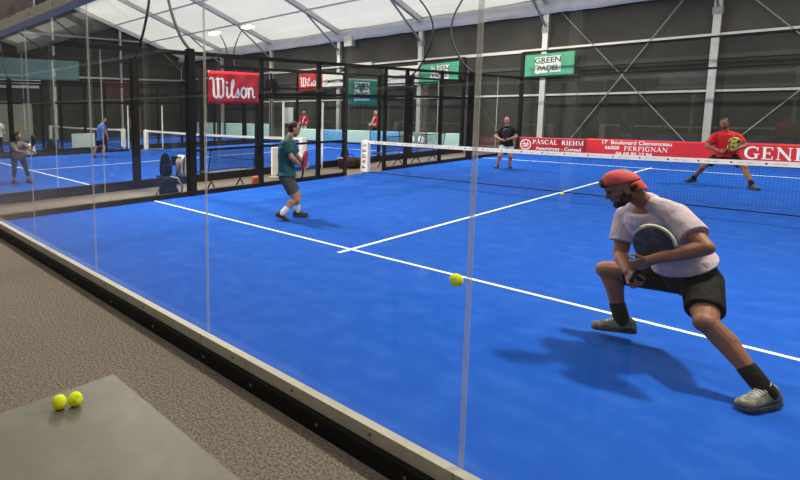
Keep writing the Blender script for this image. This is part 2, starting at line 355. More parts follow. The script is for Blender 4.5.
cage_side(-14.6, 'farthest', 'right', True, 1)
cage_side(10, 'nearest', 'right', True, 1)
def cage_end(x0, y, label):
    t = thing('court_end_wall', (x0 + 5, y, FZ), label, 'court end wall', 'court end walls')
    s = 1 if y > 10 else -1
    MB().lo_hi((x0 - .05, min(y, y + s * .1), FZ), (x0 + 10.05, max(y, y + s * .1), .06)).build('base_curb', M['curbblack'], t)
    for k in (0, 10):
        MB().lo_hi((x0 + k - .06, y - .06 + s * .06, FZ), (x0 + k + .06, y + .06 + s * .06, 4)).build('post', M['black'], t)
    for k in (2, 4, 6, 8):
        MB().lo_hi((x0 + k - .006, y - .007, .06), (x0 + k + .006, y + .007, 2.98)).build('glass_seam', M['black'], t)
    for k in range(5): MB().lo_hi((x0 + 2 * k + .01, y - .006, .06), (x0 + 2 * k + 1.99, y + .006, 2.98)).build('glass_panel', M['glass'], t)
    MB().lo_hi((x0, y - .03 + s * .04, 2.98), (x0 + 10, y + .03 + s * .04, 3.05)).build('glass_rail', M['black'], t)
    MB().lo_hi((x0, y - .03 + s * .04, 3.96), (x0 + 10, y + .03 + s * .04, 4.02)).build('top_rail', M['black'], t)
    m = MB(); yy = y + s * .04; m.b.faces.new([m.b.verts.new(p) for p in ((x0, yy, 3.05), (x0 + 10, yy, 3.05), (x0 + 10, yy, 3.96), (x0, yy, 3.96))]); m.build('mesh_panel', M['meshx'], t)
cage_end(0, 20, 'far glass end wall of the nearest court, behind the red hoardings')
cage_end(-12.4, 20, 'far glass end wall of the middle court behind the pale hoardings')
cage_end(-24.6, 20, 'far glass end wall of the farthest court, most distant one')
cage_end(-12.4, 0, 'near glass end wall of the middle blue court, at left edge')

# ------------------------------------------------------------------ lettering helpers
def text_bm(txt, size, font_shear=0, bold=0):
    cu = bpy.data.curves.new('txt', 'FONT'); cu.body = txt; cu.size = size; cu.align_x = 'CENTER'; cu.align_y = 'CENTER'; cu.shear = font_shear; cu.offset = bold
    cu.extrude = .001; cu.resolution_u = 3
    o = bpy.data.objects.new('txt', cu); COL.objects.link(o)
    me = bpy.data.meshes.new_from_object(o.evaluated_get(bpy.context.evaluated_depsgraph_get()))
    bpy.data.objects.remove(o); b = bmesh.new(); b.from_mesh(me); bpy.data.meshes.remove(me); return b
def rect(b, x0, y0, x1, y1):
    b.faces.new([b.verts.new(p) for p in ((x0, y0, 0), (x1, y0, 0), (x1, y1, 0), (x0, y1, 0))])
def ribbon(b, pts, w):
    """flat stroke with round ends; w may vary per point"""
    n = len(pts); ws = w if isinstance(w, (list, tuple)) else [w] * n
    pts = [V((p[0], p[1], 0)) for p in pts]; L, R = [], []
    for i, p in enumerate(pts):
        t = (pts[min(i + 1, n - 1)] - pts[max(i - 1, 0)]).normalized(); q = V((-t.y, t.x, 0)) * ws[i] / 2
        L.append(b.verts.new(p + q)); R.append(b.verts.new(p - q))
    for i in range(n - 1): b.faces.new((L[i], R[i], R[i + 1], L[i + 1]))
    for p, ww in ((pts[0], ws[0]), (pts[-1], ws[-1])): disc(b, p.x, p.y, ww / 2, 10)
def disc(b, x, y, r, n=16, ry=None):
    b.faces.new([b.verts.new((x + r * math.cos(2 * PI * k / n), y + (ry or r) * math.sin(2 * PI * k / n), 0)) for k in range(n)])
def arcpts(cx, cy, rx, ry, a0, a1, n=14): return [(cx + rx * math.cos(math.radians(a0 + (a1 - a0) * i / n)), cy + ry * math.sin(math.radians(a0 + (a1 - a0) * i / n))) for i in range(n + 1)]
T, H = .17, .07                              # thick and thin strokes of the serif capitals (height 1)
def glyph(b, ch):
    def vs(x, y0=0, y1=1, serif=(1, 1)):
        rect(b, x, y0, x + T, y1)
        if serif[0]: rect(b, x - .09, y0, x + T + .09, y0 + .055)
        if serif[1]: rect(b, x - .09, y1 - .055, x + T + .09, y1)
    if ch == 'I': vs(.1); return .42
    if ch in 'EL':
        vs(.1); rect(b, .1, 0, .68, .07); rect(b, .62, 0, .68, .27)
        if ch == 'E': rect(b, .1, .93, .66, 1); rect(b, .60, .76, .66, 1); rect(b, .2, .47, .5, .54); rect(b, .46, .38, .51, .63)
        return .78
    if ch in 'PRB':
        vs(.1); ribbon(b, [(.25, .96)] + arcpts(.38, .73, .24, .235, 90, -90) + [(.25, .5)], [.07] * 4 + [.12] * 9 + [.07] * 4)
        if ch == 'R': ribbon(b, [(.4, .5), (.72, .03)], T * .9); rect(b, .6, 0, .9, .055); return .9
        return .74
    if ch == 'A':
        ribbon(b, [(.08, .02), (.42, .98)], H); ribbon(b, [(.40, .98), (.76, .02)], T); rect(b, .22, .3, .62, .37); rect(b, -.04, 0, .22, .055); rect(b, .6, 0, .94, .055); return .92
    if ch in 'GC':
        n = 22; ribbon(b, arcpts(.5, .5, .4, .47, 40, 320, n), [.07 + .11 * math.sin(PI * i / n) for i in range(n + 1)])
        rect(b, .78, .66, .84, .98)
        if ch == 'G': rect(b, .66, .06, .66 + T, .42); rect(b, .56, .38, .94, .44)
        else: rect(b, .78, .05, .82, .25)
        return .98
    if ch == 'N':
        rect(b, .12, 0, .19, 1); rect(b, .76, 0, .83, 1); ribbon(b, [(.14, .95), (.80, .05)], T); rect(b, .02, 0, .3, .055); rect(b, .02, .945, .25, 1); rect(b, .66, .945, .94, 1); return 1.0
    if ch == 'M':
        rect(b, .12, 0, .19, 1); vs(.86); ribbon(b, [(.16, .95), (.55, .08)], T * .9); ribbon(b, [(.55, .08), (.92, .95)], H); rect(b, .02, 0, .3, .055); rect(b, .02, .945, .25, 1); return 1.2
    if ch == 'H':
        vs(.1); vs(.66); rect(b, .2, .47, .75, .54); return .98
    if ch == 'S':
        n = 10; ribbon(b, arcpts(.36, .73, .24, .23, 30, 270, n) + arcpts(.36, .27, .26, .24, 90, -150, n)[1:], [.07 + .09 * math.sin(PI * i / 20) for i in range(21)]); return .74
    return .4
def serif_bm(txt, size, gap=.06):
    b = bmesh.new(); x = 0
    for ch in txt:
        t = bmesh.new(); w = glyph(t, ch); bmesh.ops.translate(t, vec=(x, -.5, 0), verts=t.verts)
        me = bpy.data.meshes.new('t'); t.to_mesh(me); t.free(); b.from_mesh(me); bpy.data.meshes.remove(me); x += w + gap
    bmesh.ops.translate(b, vec=(-x / 2, 0, 0), verts=b.verts); bmesh.ops.scale(b, vec=(size, size, 1), verts=b.verts); return b
def wilson_bm(size):
    """brush script word, about 3.5 wide by 1.25 high at size 1"""
    b = bmesh.new(); w = .17
    ribbon(b, [(-.12, 1.13), (.0, 1.22), (.16, 1.17), (.2, 1.0), (.2, .3), (.24, .08), (.4, .0), (.52, .1), (.56, .3), (.56, 1.18)], [.08, .12, w, w, w, w, w, w, w, w])
    ribbon(b, [(.42, 1.12), (.56, 1.2), (.68, 1.14)], .1)
    ribbon(b, [(.56, .28), (.62, .06), (.76, .0), (.92, .1), (.98, .3), (.98, 1.05), (.9, 1.2), (.76, 1.17)], [w, w, w, w, w, w, .12, .08])
    ribbon(b, [(1.22, .7), (1.3, .66), (1.3, .14), (1.38, .02), (1.5, .06)], [.1, w, w, w, .1]); disc(b, 1.29, .95, .1)
    ribbon(b, [(1.5, .06), (1.66, .3), (1.84, .85), (1.84, 1.12), (1.74, 1.16), (1.68, .95), (1.68, .16), (1.78, .02), (1.92, .06)], [.08, .09, .1, .1, .1, w * .9, w, w, .1])
    ribbon(b, [(1.92, .06), (2.1, .35), (2.16, .6), (2.2, .4), (2.26, .18), (2.16, .02), (2.0, .06)], [.08, .1, .12, w, w, .13, .1])
    ribbon(b, arcpts(2.66, .33, .22, .31, 60, 420, 20), .16); ribbon(b, [(2.74, .6), (2.95, .58)], .08)
    ribbon(b, [(3.0, .62), (3.08, .6), (3.08, .04)], [.1, w, w]); ribbon(b, [(3.08, .35), (3.2, .6), (3.34, .64), (3.44, .5), (3.44, .14), (3.52, .02), (3.66, .08)], [.1, .12, .14, w, w, w, .09])
    bmesh.ops.translate(b, vec=(-1.75, -.58, 0), verts=b.verts); bmesh.ops.scale(b, vec=(size, size, 1), verts=b.verts); return b

class Sheet:
    """a hanging vinyl sheet: P maps sheet metres (from the centre) to the place, with folds"""
    def __init__(s, name, cen, ex, n, w, h, material, label, cat='banner', wave=.012, sag=0, grp=None, skew=0, ph=0):
        s.c, s.ex, s.n, s.w, s.h = V(cen), V(ex).normalized(), V(n).normalized(), w, h; s.wave, s.ph, s.skew = wave, ph, skew
        m = MB(); nx, nz = 28, 10; rings = []
        for j in range(nz + 1):
            rings.append([m.b.verts.new(s.P(w * (i / nx - .5), h * (j / nz - .5), 0)) for i in range(nx + 1)])
        m.skin(rings, False, False)
        s.o = m.build(name, material, None, s.P(0, -h / 2, 0), True, solid(.004)); tag(s.o, label, cat, grp)
    def P(s, u, v, d):
        f = s.wave * (math.sin(u * 7 + v * 5 + s.ph) + .6 * math.sin(u * 13 - v * 9 + 2 * s.ph))
        return s.c + s.ex * u + V((0, 0, 1)) * (v + s.skew * u) + s.n * (d + f)
    def put(s, b, u, v, material, name='lettering', d=.007, shade=None):
        bmesh.ops.subdivide_edges(b, edges=[e for e in b.edges if e.calc_length() > .12], cuts=2) if s.wave > .003 else None
        for q in b.verts: q.co = s.P(q.co.x + u, q.co.y + v, q.co.z + d)
        m = MB(); m.b.free(); m.b = b
        return m.build(name, material, s.o)

# banners
wb = Sheet('hanging_banner', (.07, 5.14, 2.31), (0, 1, 0), (1, 0, 0), 1.46, .70, M['red'], 'red banner with white script lettering tied on the cage of the nearest court', wave=.008)
wb.put(wilson_bm(.345), -.05, -.02, M['letter'])
b = bmesh.new(); rect(b, -.73, -.012, .73, .012); wb.put(b, 0, -.29, M['redd'], 'hem', .006)
def green(c, ex, n, w, h, m, label, k, ph, skew=0):
    s = Sheet('hanging_banner', c, ex, n, w, h, m, label, wave=.002, ph=ph, skew=skew, grp='green banners')
    b = bmesh.new(); disc(b, -.36 * w / 2, -.22 * h, .13 * h, 12); disc(b, -.28 * w / 2, -.14 * h, .12 * h, 12); disc(b, -.40 * w / 2, -.10 * h, .09 * h, 12)
    rect(b, -.24 * w, .04 * h, .24 * w, .38 * h); rect(b, -.18 * w, -.32 * h, .24 * w, .06 * h)
    s.put(b, .02 * w, 0, M['letter'], 'lettering_ground', .006)
    s.put(text_bm('GREEN', .34 * h, 0, .006), .02 * w, .20 * h, M['inkgreen'], d=.016)
    s.put(text_bm('PADEL', .30 * h, .1, .006), .03 * w, -.13 * h, M['inkgreen'], d=.016)
green((-.09, 9.87, 2.29), (0, 1, 0), (1, 0, 0), 1.48, .73, M['greend'], 'deep green banner over the gate opening beside the net', 0, 1.0)
green((.45, 21.2, 3.53), (1, 0, 0), (0, -1, 0), 2.0, .93, M['greenb'], 'bright green banner on the tent wall, right one beside the white post', 1, 2.2, .02)
green((-4.25, 21.2, 3.48), (1, 0, 0), (0, -1, 0), 1.98, .93, M['greenb'], 'bright green banner on the tent wall touching the white banner', 1, .6, .03)
def white_banner(c, w, h, label, ph):
    s = Sheet('hanging_banner', c, (1, 0, 0), (0, -1, 0), w, h, M['white'], label, ph=ph, grp='white banners')
    b = bmesh.new(); ribbon(b, arcpts(0, 0, .11, .14, 0, 360, 16), .03); s.put(b, -.34 * w, -.06, M['inkd'], 'emblem')
    s.put(text_bm('MARITIMA', .29, 0, .006), .1 * w, -.06, M['inkd'])
white_banner((-6.3, 21.2, 3.45), 2.0, .95, 'white banner with dark lettering left of the green banner on tent wall', .3)
white_banner((-10.6, 21.2, 3.45), 1.75, .85, 'white banner right of the small red script banner on far tent wall', 1.7)
rb = Sheet('hanging_banner', (-12.5, 21.2, 3.45), (1, 0, 0), (0, -1, 0), 2.0, 1.0, M['red'], 'small distant red banner with white script on the far tent wall', ph=.9)
rb.put(wilson_bm(.42), 0, 0, M['letter'])
tl = Sheet('hanging_banner', (-26.6, 9.5, 4.6), (0, 1, 0), (1, 0, 0), 6.9, 1.35, M['teal'], 'wide grey teal banner high on the far left tent wall', wave=.03)
wl = Sheet('hanging_banner', (-26.5, 7.6, 3.62), (0, 1, 0), (1, 0, 0), 5.2, .55, M['white'], 'narrow pale banner below the wide grey teal banner', wave=.01)
wl.put(text_bm('MARITIMA', .34, 0, .003), -.2, 0, M['inkd'])
# small framed notices hung on tent wall and cage
o = MB().rbox((-16.0, 21.3, 3.3), (.9, .04, 1.0), .01).build('notice_board', M['navy'], None, (-16, 21.3, 2.8)); tag(o, 'dark blue board on tent wall behind the red script banner', 'notice board')
o = MB().rbox((-14.3, 21.3, 1.45), (.75, .04, 1.0), .01).build('wall_notice', M['signgrey'], None, (-14.3, 21.3, .9)); tag(o, 'small pale notice sheet low on the far tent wall', 'notice')
# hoardings along the court ends
def hoarding(x0, x1, y, z0, z1, m, label, grp='hoardings behind the courts'):
    return Sheet('hoarding', ((x0 + x1) / 2, y, (z0 + z1) / 2), (1, 0, 0), (0, -1, 0), x1 - x0, z1 - z0, m, label, 'hoarding', wave=.001, grp=grp)
h = hoarding(.07, 2.40, 19.96, .07, .66, M['redd'], 'dark red hoarding with round emblem, leftmost behind the nearest court')
b = bmesh.new(); ribbon(b, arcpts(0, 0, .19, .19, 0, 360, 24), .035); ribbon(b, [(-.12, .02), (.12, .02)], .03); ribbon(b, [(-.1, -.06), (.1, -.06)], .03); ribbon(b, [(-.06, .1), (0, -.12), (.07, .1)], .03)
h.put(b, -.92, 0, M['letter'], 'emblem')
h.put(serif_bm('PASCAL', .165), -.21, .12, M['letter']); h.put(serif_bm('RIEHM', .165), .745, .12, M['letter']); h.put(text_bm('Assurances - Conseil', .185, 0, .002), .25, -.13, M['letter'])
h = hoarding(2.41, 6.53, 19.96, .07, .68, M['redb'], 'bright red hoarding with three lines of address, middle of the red row')
h.put(text_bm('17  Boulevard Clemenceau', .185, 0, .003), -.57, .19, M['letter']); h.put(text_bm('66000', .175, 0, .003), -1.24, 0, M['letter']); h.put(serif_bm('PERPIGNAN', .155, .05), -.27, 0, M['letter']); h.put(text_bm('04 68 80 27 84', .17, 0, .003), -.6, -.2, M['letter'])
h = hoarding(6.54, 9.93, 19.96, .07, .70, M['redb'], 'red hoarding with large serif capitals, rightmost of the red row')
h.put(serif_bm('GENERALI', .37, .05), -.30, .02, M['letter'])
x0 = -12.4
for a, b_, m, l in ((.1, 2.0, 'palegreen', 'pale green hoarding, leftmost behind the middle court'), (2.05, 3.6, 'skyblue', 'light blue hoarding, second from left behind the middle court'),
                    (3.65, 5.2, 'palegreen', 'pale green hoarding, third from left behind the middle court'), (5.25, 6.9, 'skyblue', 'light blue hoarding, fourth from left behind the middle court'), (6.95, 8.35, 'greyteal', 'grey green hoarding with two white discs behind the middle court'), (8.4, 9.95, 'palegreen', 'pale green hoarding, rightmost behind the middle court')):
    h = hoarding(x0 + a, x0 + b_, 19.96, .065, .72, M[m], l)
    if m == 'greyteal':
        for u in (-.25, .25):
            b = bmesh.new(); disc(b, 0, 0, .17, 20); h.put(b, u + .2, 0, M['letter'], 'disc')
for a, b_, m, l in ((2.2, 5.3, 'palegreen', 'pale green hoarding, leftmost behind the farthest court'), (5.6, 7.6, 'palegreen', 'pale green hoarding, middle one behind the farthest court'), (7.8, 9.9, 'palegreen', 'pale green hoarding, right end behind the farthest court')):
    hoarding(-24.6 + a, -24.6 + b_, 19.96, .065, .95, M[m], l)
# glass sticker sign on the middle court
o = MB().rbox((-2.37, 2.63, 1.15), (.02, .56, .32), .006).build('sign_plate', M['signgrey'], None, (-2.37, 2.63, .99)); tag(o, 'plain grey blue sign plate on the side glass of the middle court', 'sign')

# ------------------------------------------------------------------ nets
def net(x0, label, letters):
    t = thing('padel_net', (x0 + 5, 10, 0), label, 'net', 'padel nets')
    m = MB(); n = 24; rings = []
    top = lambda s: .92 - .04 * math.sin(PI * s)
    for k in range(2):
        rings.append([m.b.verts.new((x0 + .1 + 9.8 * i / n, 10, (.03, top(i / n) - .03)[k])) for i in range(n + 1)])
    m.skin(rings, False, False); m.build('net_mesh', M['net'], t)
    m = MB()
    for k in range(n):
        xa, xb = x0 + .1 + 9.8 * k / n, x0 + .1 + 9.8 * (k + 1) / n
        m.beam((xa, 10, top(k / n) - .035), (xb + .002, 10, top((k + 1) / n) - .035), .022, .085)
    band = m.build('top_band', M['white'], t)
    m = MB()
    for k in range(n):
        xa, xb = x0 + .1 + 9.8 * k / n, x0 + .1 + 9.8 * (k + 1) / n
        m.tube([(xa, 10, .04), (xb, 10, .04)], .011, 6)
    m.build('bottom_tape', M['black'], t)
    if letters:
        for k in range(22):
            x = x0 + .35 + k * .43; b = bmesh.new(); disc(b, 0, 0, .018, 10)
            for q in b.verts: q.co = V((x + q.co.x, 9.987, top((x - x0 - .1) / 9.8) - .035 + q.co.y))
            mm = MB(); mm.b.free(); mm.b = b; mm.build('band_dot', M['inkred'] if k % 3 else M['inkd'], band)
            b = bmesh.new(); rect(b, .08, -.006, .16, .004); rect(b, .19, -.006, .26, .004)
            for q in b.verts: q.co = V((x + q.co.x, 9.987, top((x - x0 - .1) / 9.8) - .035 + q.co.y))
            mm = MB(); mm.b.free(); mm.b = b; mm.build('band_print', M['strap'], band)
    for xp in (x0, x0 + 10):
        p = MB().lo_hi((xp - .04, 9.96, FZ), (xp + .04, 10.04, .95)).build('net_post', M['white'], t)
        MB().rbox((xp + (.02 if xp == x0 else -.02), 9.99, .47), (.25, .15, .90), .035, 3).build('post_sleeve', M['white'], p, smooth=False)
        if letters and xp == x0:
            for i, chh in enumerate('LEDAP'):
                b = text_bm(chh, .15, 0, .004)
                R = Matrix.Rotation(PI / 2, 3, 'Z')
                for q in b.verts:
                    c = R @ q.co; q.co = V((xp + .03 + c.x, 9.912 - c.z, .80 - i * .155 + c.y))
                mm = MB(); mm.b.free(); mm.b = b; mm.build('lettering', M['inkd'], p)
net(0, 'black net with white dotted top band across the nearest court', True)
net(-12.4, 'net with white band across the middle court', False)
net(-24.6, 'net with white band across the farthest court', False)
o = MB().lo_hi((-1.5, 9.985, .55), (-1.49, 9.99, .56)); o.b.free()

# ------------------------------------------------------------------ tent
YB, YF, EZ, SL, YR = 21.5, -9.0, 6.2, .33, 6.25
XL, XR = -26.8, 22
RZ = EZ + SL * (YB - YR)
FX = [-21.3, -16.1, -10.5, -5.4, .25, 5.5, 10.8, 16.1]
o = MB().lo_hi((XL, YB + .12, FZ), (XR, YB + .16, EZ)).build('wall_back', M['wall']); struct(o, 'dark grey tent side wall behind the courts', 'wall')
o = MB().lo_hi((XL, YF - .16, FZ), (XR, YF - .12, EZ)).build('wall_front', M['wall']); struct(o, 'dark grey tent wall behind the camera', 'wall')
for nm, x in (('wall_left', XL), ('wall_right', XR)):
    m = MB(); f0 = [m.b.verts.new((x, y, z)) for y, z in ((YF - .1, FZ), (YB + .1, FZ), (YB + .1, EZ), (YR, RZ), (YF - .1, EZ))]; m.b.faces.new(f0)
    o = m.build(nm, M['wall'], None, None, False, solid(.04)); struct(o, f'dark grey gable wall at the {nm[5:]} end of the tent', 'wall')
# darker lower wall panels
for a, b_ in zip([XL] + FX, FX + [XR]):
    o = MB().lo_hi((a + .1, YB + .07, FZ), (b_ - .1, YB + .10, 4.12)).build('wall_panel', M['walld'], None, ((a + b_) / 2, YB + .08, FZ)); struct(o, 'darker lower wall sheet between two tent posts', 'wall panel')
# roof membrane: one sheet per slope, slightly slack between the frames
for nm, y0, y1 in (('far', YB, YR), ('near', YF, YR)):
    m = MB(); rings = []; bays = [XL] + FX + [XR]; xs = []
    for a, b_ in zip(bays, bays[1:]):
        for k in range(8): xs.append((a + (b_ - a) * k / 8, k / 8))
    xs.append((XR, 0))
    for j in range(19):
        s = j / 18; y = y0 + (y1 - y0) * s
        rings.append([m.b.verts.new((x, y, EZ + (RZ - EZ) * s + .02 - (.16 * math.sin(PI * q) + .03 * math.sin(6 * PI * q + j)) * (1 if 0 < j < 18 else .3))) for x, q in xs])
    m.skin(rings, False, False)
    o = m.build('ceiling', M['membrane'], None, None, True); struct(o, f'white translucent tent roof membrane, {nm} slope', 'ceiling')
# frames
def frame(x, label, full=True):
    t = thing('tent_frame', (x, YB, FZ), label, 'tent frame', 'tent frames', 'structure')
    for y, yy in ((YB, -1), (YF, 1)):
        MB().lo_hi((x - .10, y - .10, FZ), (x + .10, y + .10, EZ - .02)).build('tent_post', M['alu'], t)
        MB().beam((x, y, EZ - .12), (x, YR, RZ - .12), .16, .26).build('rafter', M['alu'], t)
        MB().beam((x, y, EZ - 1.15), (x, y + yy * 2.7, EZ + SL * 2.7 - .28), .07, .07).build('brace', M['alud'], t)
        MB().lo_hi((x - .13, y - .12, EZ - 1.35), (x + .13, y + .12, EZ - 1.1)).build('bracket', M['alud'], t)
names = ['sixth tent frame from the right with post far left', 'tent frame with post behind the red script banner', 'tent frame with post left of the deep green banner', 'tent frame with post between white and green wall banners', 'tent frame with post behind the right green banner', 'tent frame with pale post behind the player in red', 'tent frame just past the right edge of the view', 'rightmost tent frame out of view']
for x, l in zip(FX, names): frame(x, l)
t = thing('gable_frame', (XL + .15, YB, FZ), 'gable end frame with slim white posts against far left wall', 'tent frame', None, 'structure')
for y0 in (YB, YF): MB().beam((XL + .15, y0, EZ - .12), (XL + .15, YR, RZ - .12), .16, .3).build('rafter', M['alu'], t)
for y in (11.2, 16.2): MB().lo_hi((XL + .06, y - .07, FZ), (XL + .2, y + .07, EZ + SL * (YB - y) - .2)).build('gable_post', M['alu'], t)
MB().lo_hi((XL + .05, YF, 4.12), (XL + .15, YB, 4.24)).build('gable_rail', M['alu'], t)
MB().beam((XL + .2, YB, EZ - 1.3), (XL + .2, YB - 2.2, EZ + SL * 2.2 - .25), .07, .07).build('brace', M['alud'], t)
MB().lo_hi((XL + .06, 9.0, 6.9), (XL + .2, 19.8, 7.02)).build('gable_tie', M['alud'], t)
# purlins under the roof
n = 0
for y0, sgn in ((YB, -1), (YF, 1)):
    for d in (2.9, 5.8, 8.7, 11.6, 14.5):
        n += 1; y = y0 + sgn * d
        o = MB().lo_hi((XL, y - .04, EZ + SL * d - .20), (XR, y + .04, EZ + SL * d - .12)).build(f'trim_{n}', M['alu']); struct(o, f'grey roof purlin across the tent, number {n} up from the eaves', 'purlin')
for nm, z, w in (('upper', 4.18, .13), ('lower', 2.34, .075)):
    n += 1; o = MB().lo_hi((XL, YB - .02, z - w / 2), (XR, YB + .06, z + w / 2)).build(f'trim_{n}', M['alu']); struct(o, f'white {nm} horizontal rail along the back tent wall', 'wall rail')
    n += 1; o = MB().lo_hi((XL, YF - .06, z - w / 2), (XR, YF + .02, z + w / 2)).build(f'trim_{n}', M['alu']); struct(o, f'white {nm} horizontal rail along the wall behind the camera', 'wall rail')
n += 1; o = MB().lo_hi((XL, YB - .0, 3.4), (XR, YB + .06, 3.55)).build(f'trim_{n}', M['wall']); struct(o, 'grey middle band along the back tent wall', 'wall rail')
n += 1; o = MB().lo_hi((XL, YB - .08, EZ - .08), (XR, YB + .08, EZ + .06)).build(f'trim_{n}', M['alud']); struct(o, 'grey eaves beam along the back tent wall', 'eaves beam')
n += 1; o = MB().lo_hi((XL, YF - .08, EZ - .08), (XR, YF + .08, EZ + .06)).build(f'trim_{n}', M['alud']); struct(o, 'grey eaves beam above the wall behind the camera', 'eaves beam')
# gathered valance under the eaves
for y, nm in ((YB - .13, 'back'), (YF + .13, 'front')):
    s = 1 if nm == 'front' else -1
    m = MB(); rings = []; N = 420
    for j, z in enumerate((EZ - .02, EZ - .2, EZ - .42, EZ - .62)):
        rings.append([m.b.verts.new((XL + (XR - XL) * i / N, y + s * (.03 * math.sin(i * .9 + 1.3 * math.sin(i * .11)) * j / 3 + .025 * j / 3 * math.sin(i * .23 + j)), z - (.012 * math.sin(i * .31 + .5) * (j == 3)))) for i in range(N + 1)])
    m.skin(rings, False, False); o = m.build('valance', M['valance'], None, None, True, solid(.004)); struct(o, f'grey white gathered fabric valance under the {nm} eaves', 'valance')
o = MB().rbox((-9.75, YB - .06, 5.55), (.55, .35, .6), .03).build('junction_box', M['alu'], None, (-9.75, YB - .3, 5.25)); tag(o, 'pale square box fixed under the eaves beside a tent post', 'box')
o = MB().lo_hi((-9.6, YB - .16, 4.12), (-8.2, YB - .02, 4.3)).build('strip_light', M['alu'], None, (-9, YB - .2, 4.1)); tag(o, 'pale strip lamp on the wall rail above the white banner', 'strip light')
# crossed cables on the back wall
for i, (p0, p1) in enumerate((((1.35, .5), (4.85, 5.9)), ((.45, 6.0), (4.95, .6)), ((5.75, 5.9), (10.5, .55)), ((6.15, .6), (10.6, 5.9)))):
    o = MB().tube([(p0[0], YB - .04, p0[1]), (p1[0], YB - .045 - .01 * i, p1[1])], .018, 6).build('brace_cable', M['alud'], None, (p0[0], YB, p0[1])); struct(o, f'thin diagonal bracing cable {["rising right, left of the pale post", "falling right, left of the pale post", "falling right, right of the pale post", "rising right, right of the pale post"][i]}', 'cable')
# beige door panel at the far left
t = thing('door_1', (XL + .1, 8.1, FZ), 'beige lit door panel at the far left of the gable wall', 'door', None, 'structure')
MB().lo_hi((XL + .04, 6.6, FZ), (XL + .1, 9.6, 2.5)).build('door_panel', M['concretebeige'], t)
MB().lo_hi((XL + .1, 8.7, 1.2), (XL + .12, 9.2, 1.8)).build('door_window', M['signgrey'], t)

# ------------------------------------------------------------------ table with balls
TZ = .45
t = thing('low_table', (7.6, -1.6, FZ), 'low olive grey table with two yellow balls on top', 'table')
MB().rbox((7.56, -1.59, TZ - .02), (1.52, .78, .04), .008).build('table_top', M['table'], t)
for x in (6.86, 8.26):
    for y in (-1.92, -1.26): MB().rbox((x, y, (FZ + TZ - .04) / 2), (.045, .045, TZ - .04 - FZ), .005).build('leg', M['black'], t)
MB().lo_hi((6.88, -1.9, TZ - .1), (8.24, -1.28, TZ - .04)).build('apron', M['black'], t)
def ball(c, label, rot=0, grp=None, marks=False):
    R = .0335
    o = MB().ball(c, R, 28, 18).build('padel_ball', M['ball'], None, (c[0], c[1], c[2] - R), True); tag(o, label, 'ball', grp)
    Q = Matrix.Rotation(rot, 3, 'Z') @ Matrix.Rotation(.6, 3, 'X')
    pts = []
    for k in range(49):
        a = 2 * PI * k / 48; p = V((math.cos(a) + .38 * math.cos(3 * a), math.sin(a) - .38 * math.sin(3 * a), 1.15 * math.sin(2 * a))).normalized()
        pts.append(V(c) + Q @ p * (R * 1.0))
    MB().tube(pts, .0011, 6, False).build('seam', M['ballseam'], o)
    if marks:
        d = (V((9.24, -2.37, 1.82)) - V(c)).normalized(); rr = V((0, 0, 1)).cross(d).normalized(); uu = d.cross(rr)
        for n_, txt, uo, vo, sz in ((0, 'X3', .010, .010, .017), (1, 'K', -.006, -.013, .015)):
            b = text_bm(txt, sz, .2)
            for q in b.verts:
                p = d * R + rr * (q.co.x + uo) + uu * (q.co.y + vo); q.co = V(c) + p.normalized() * (R + .0006)
            mm = MB(); mm.b.free(); mm.b = b; mm.build('ball_print', M['inkd'], o)
ball((6.945, -1.545, TZ + .0335), 'left yellow ball on the grey table', .4, 'balls on the table')
ball((6.967, -1.478, TZ + .0335), 'right yellow ball with dark print on the grey table', 1.4, 'balls on the table', True)
ball((7.94, .15, .95), 'yellow ball flying just behind the glass seam', .9)
ball((5.16, 10.0 - .22, .0345), 'yellow ball lying on centre line by the net', .2)

# ------------------------------------------------------------------ people
def nrm(v): return V(v).normalized()
def lerp(a, b, t): return V(a) * (1 - t) + V(b) * t

def rig(j):
    J = {k: V(v) for k, v in j.items() if isinstance(v, (tuple, list, V))}
    J['hips'] = (J['hipL'] + J['hipR']) / 2; J['sh'] = (J['shL'] + J['shR']) / 2
    J['up'] = nrm(J['neck'] - J['hips'])
    def left(a):
        a = a - J['up'] * a.dot(J['up']); return nrm(a)
    J['lp'] = left(J['hipL'] - J['hipR']); J['lc'] = left(J['shL'] - J['shR'])
    J['fp'] = J['lp'].cross(J['up']); J['fc'] = J['lc'].cross(J['up'])     # forward = left x up
    if 'hdL' not in J: J['hdL'] = J['wrL'] + nrm(J['wrL'] - J['elL']) * .08
    if 'hdR' not in J: J['hdR'] = J['wrR'] + nrm(J['wrR'] - J['elR']) * .08
    return J

def torso_secs(J, g=0, lo=-.06, hi=1.0, k=1.0):
    """elliptical sections from pelvis to neck base; g = cloth allowance"""
    P, Nk = J['hips'], J['neck']; L = (Nk - P).length; out = []
    tab = [(-.10, .12, .085), (0, .165, .118), (.15, .160, .115), (.34, .148, .107), (.55, .165, .118), (.74, .182, .122), (.86, .172, .105), (.94, .12, .082), (1.0, .068, .064)]
    for (s0, a0, b0), (s1, a1, b1) in zip(tab, tab[1:]):
        if s0 < lo < s1 and lo > -.09:
            q = (lo - s0) / (s1 - s0); tab = [(lo, a0 + (a1 - a0) * q, b0 + (b1 - b0) * q)] + [e for e in tab if e[0] >= s1]; break
    for s, rx, ry in tab:
        if s < lo or s > hi: continue
        c = P + (Nk - P) * s
        mid = (J['sh'] - (P + (Nk - P) * .86))                       # follow the shoulder line
        w = max(0, 1 - abs(s - .8) / .5); c = c + mid * .5 * w - J['fc'] * (.02 * math.sin(PI * min(max(s, 0), 1)))
        tt = min(max(s, 0), 1); l = nrm(J['lp'] * (1 - tt) + J['lc'] * tt); f = nrm(l.cross(J['up']))
        out.append((c, l * (rx * k + g), f * (ry * k + g)))
    return out

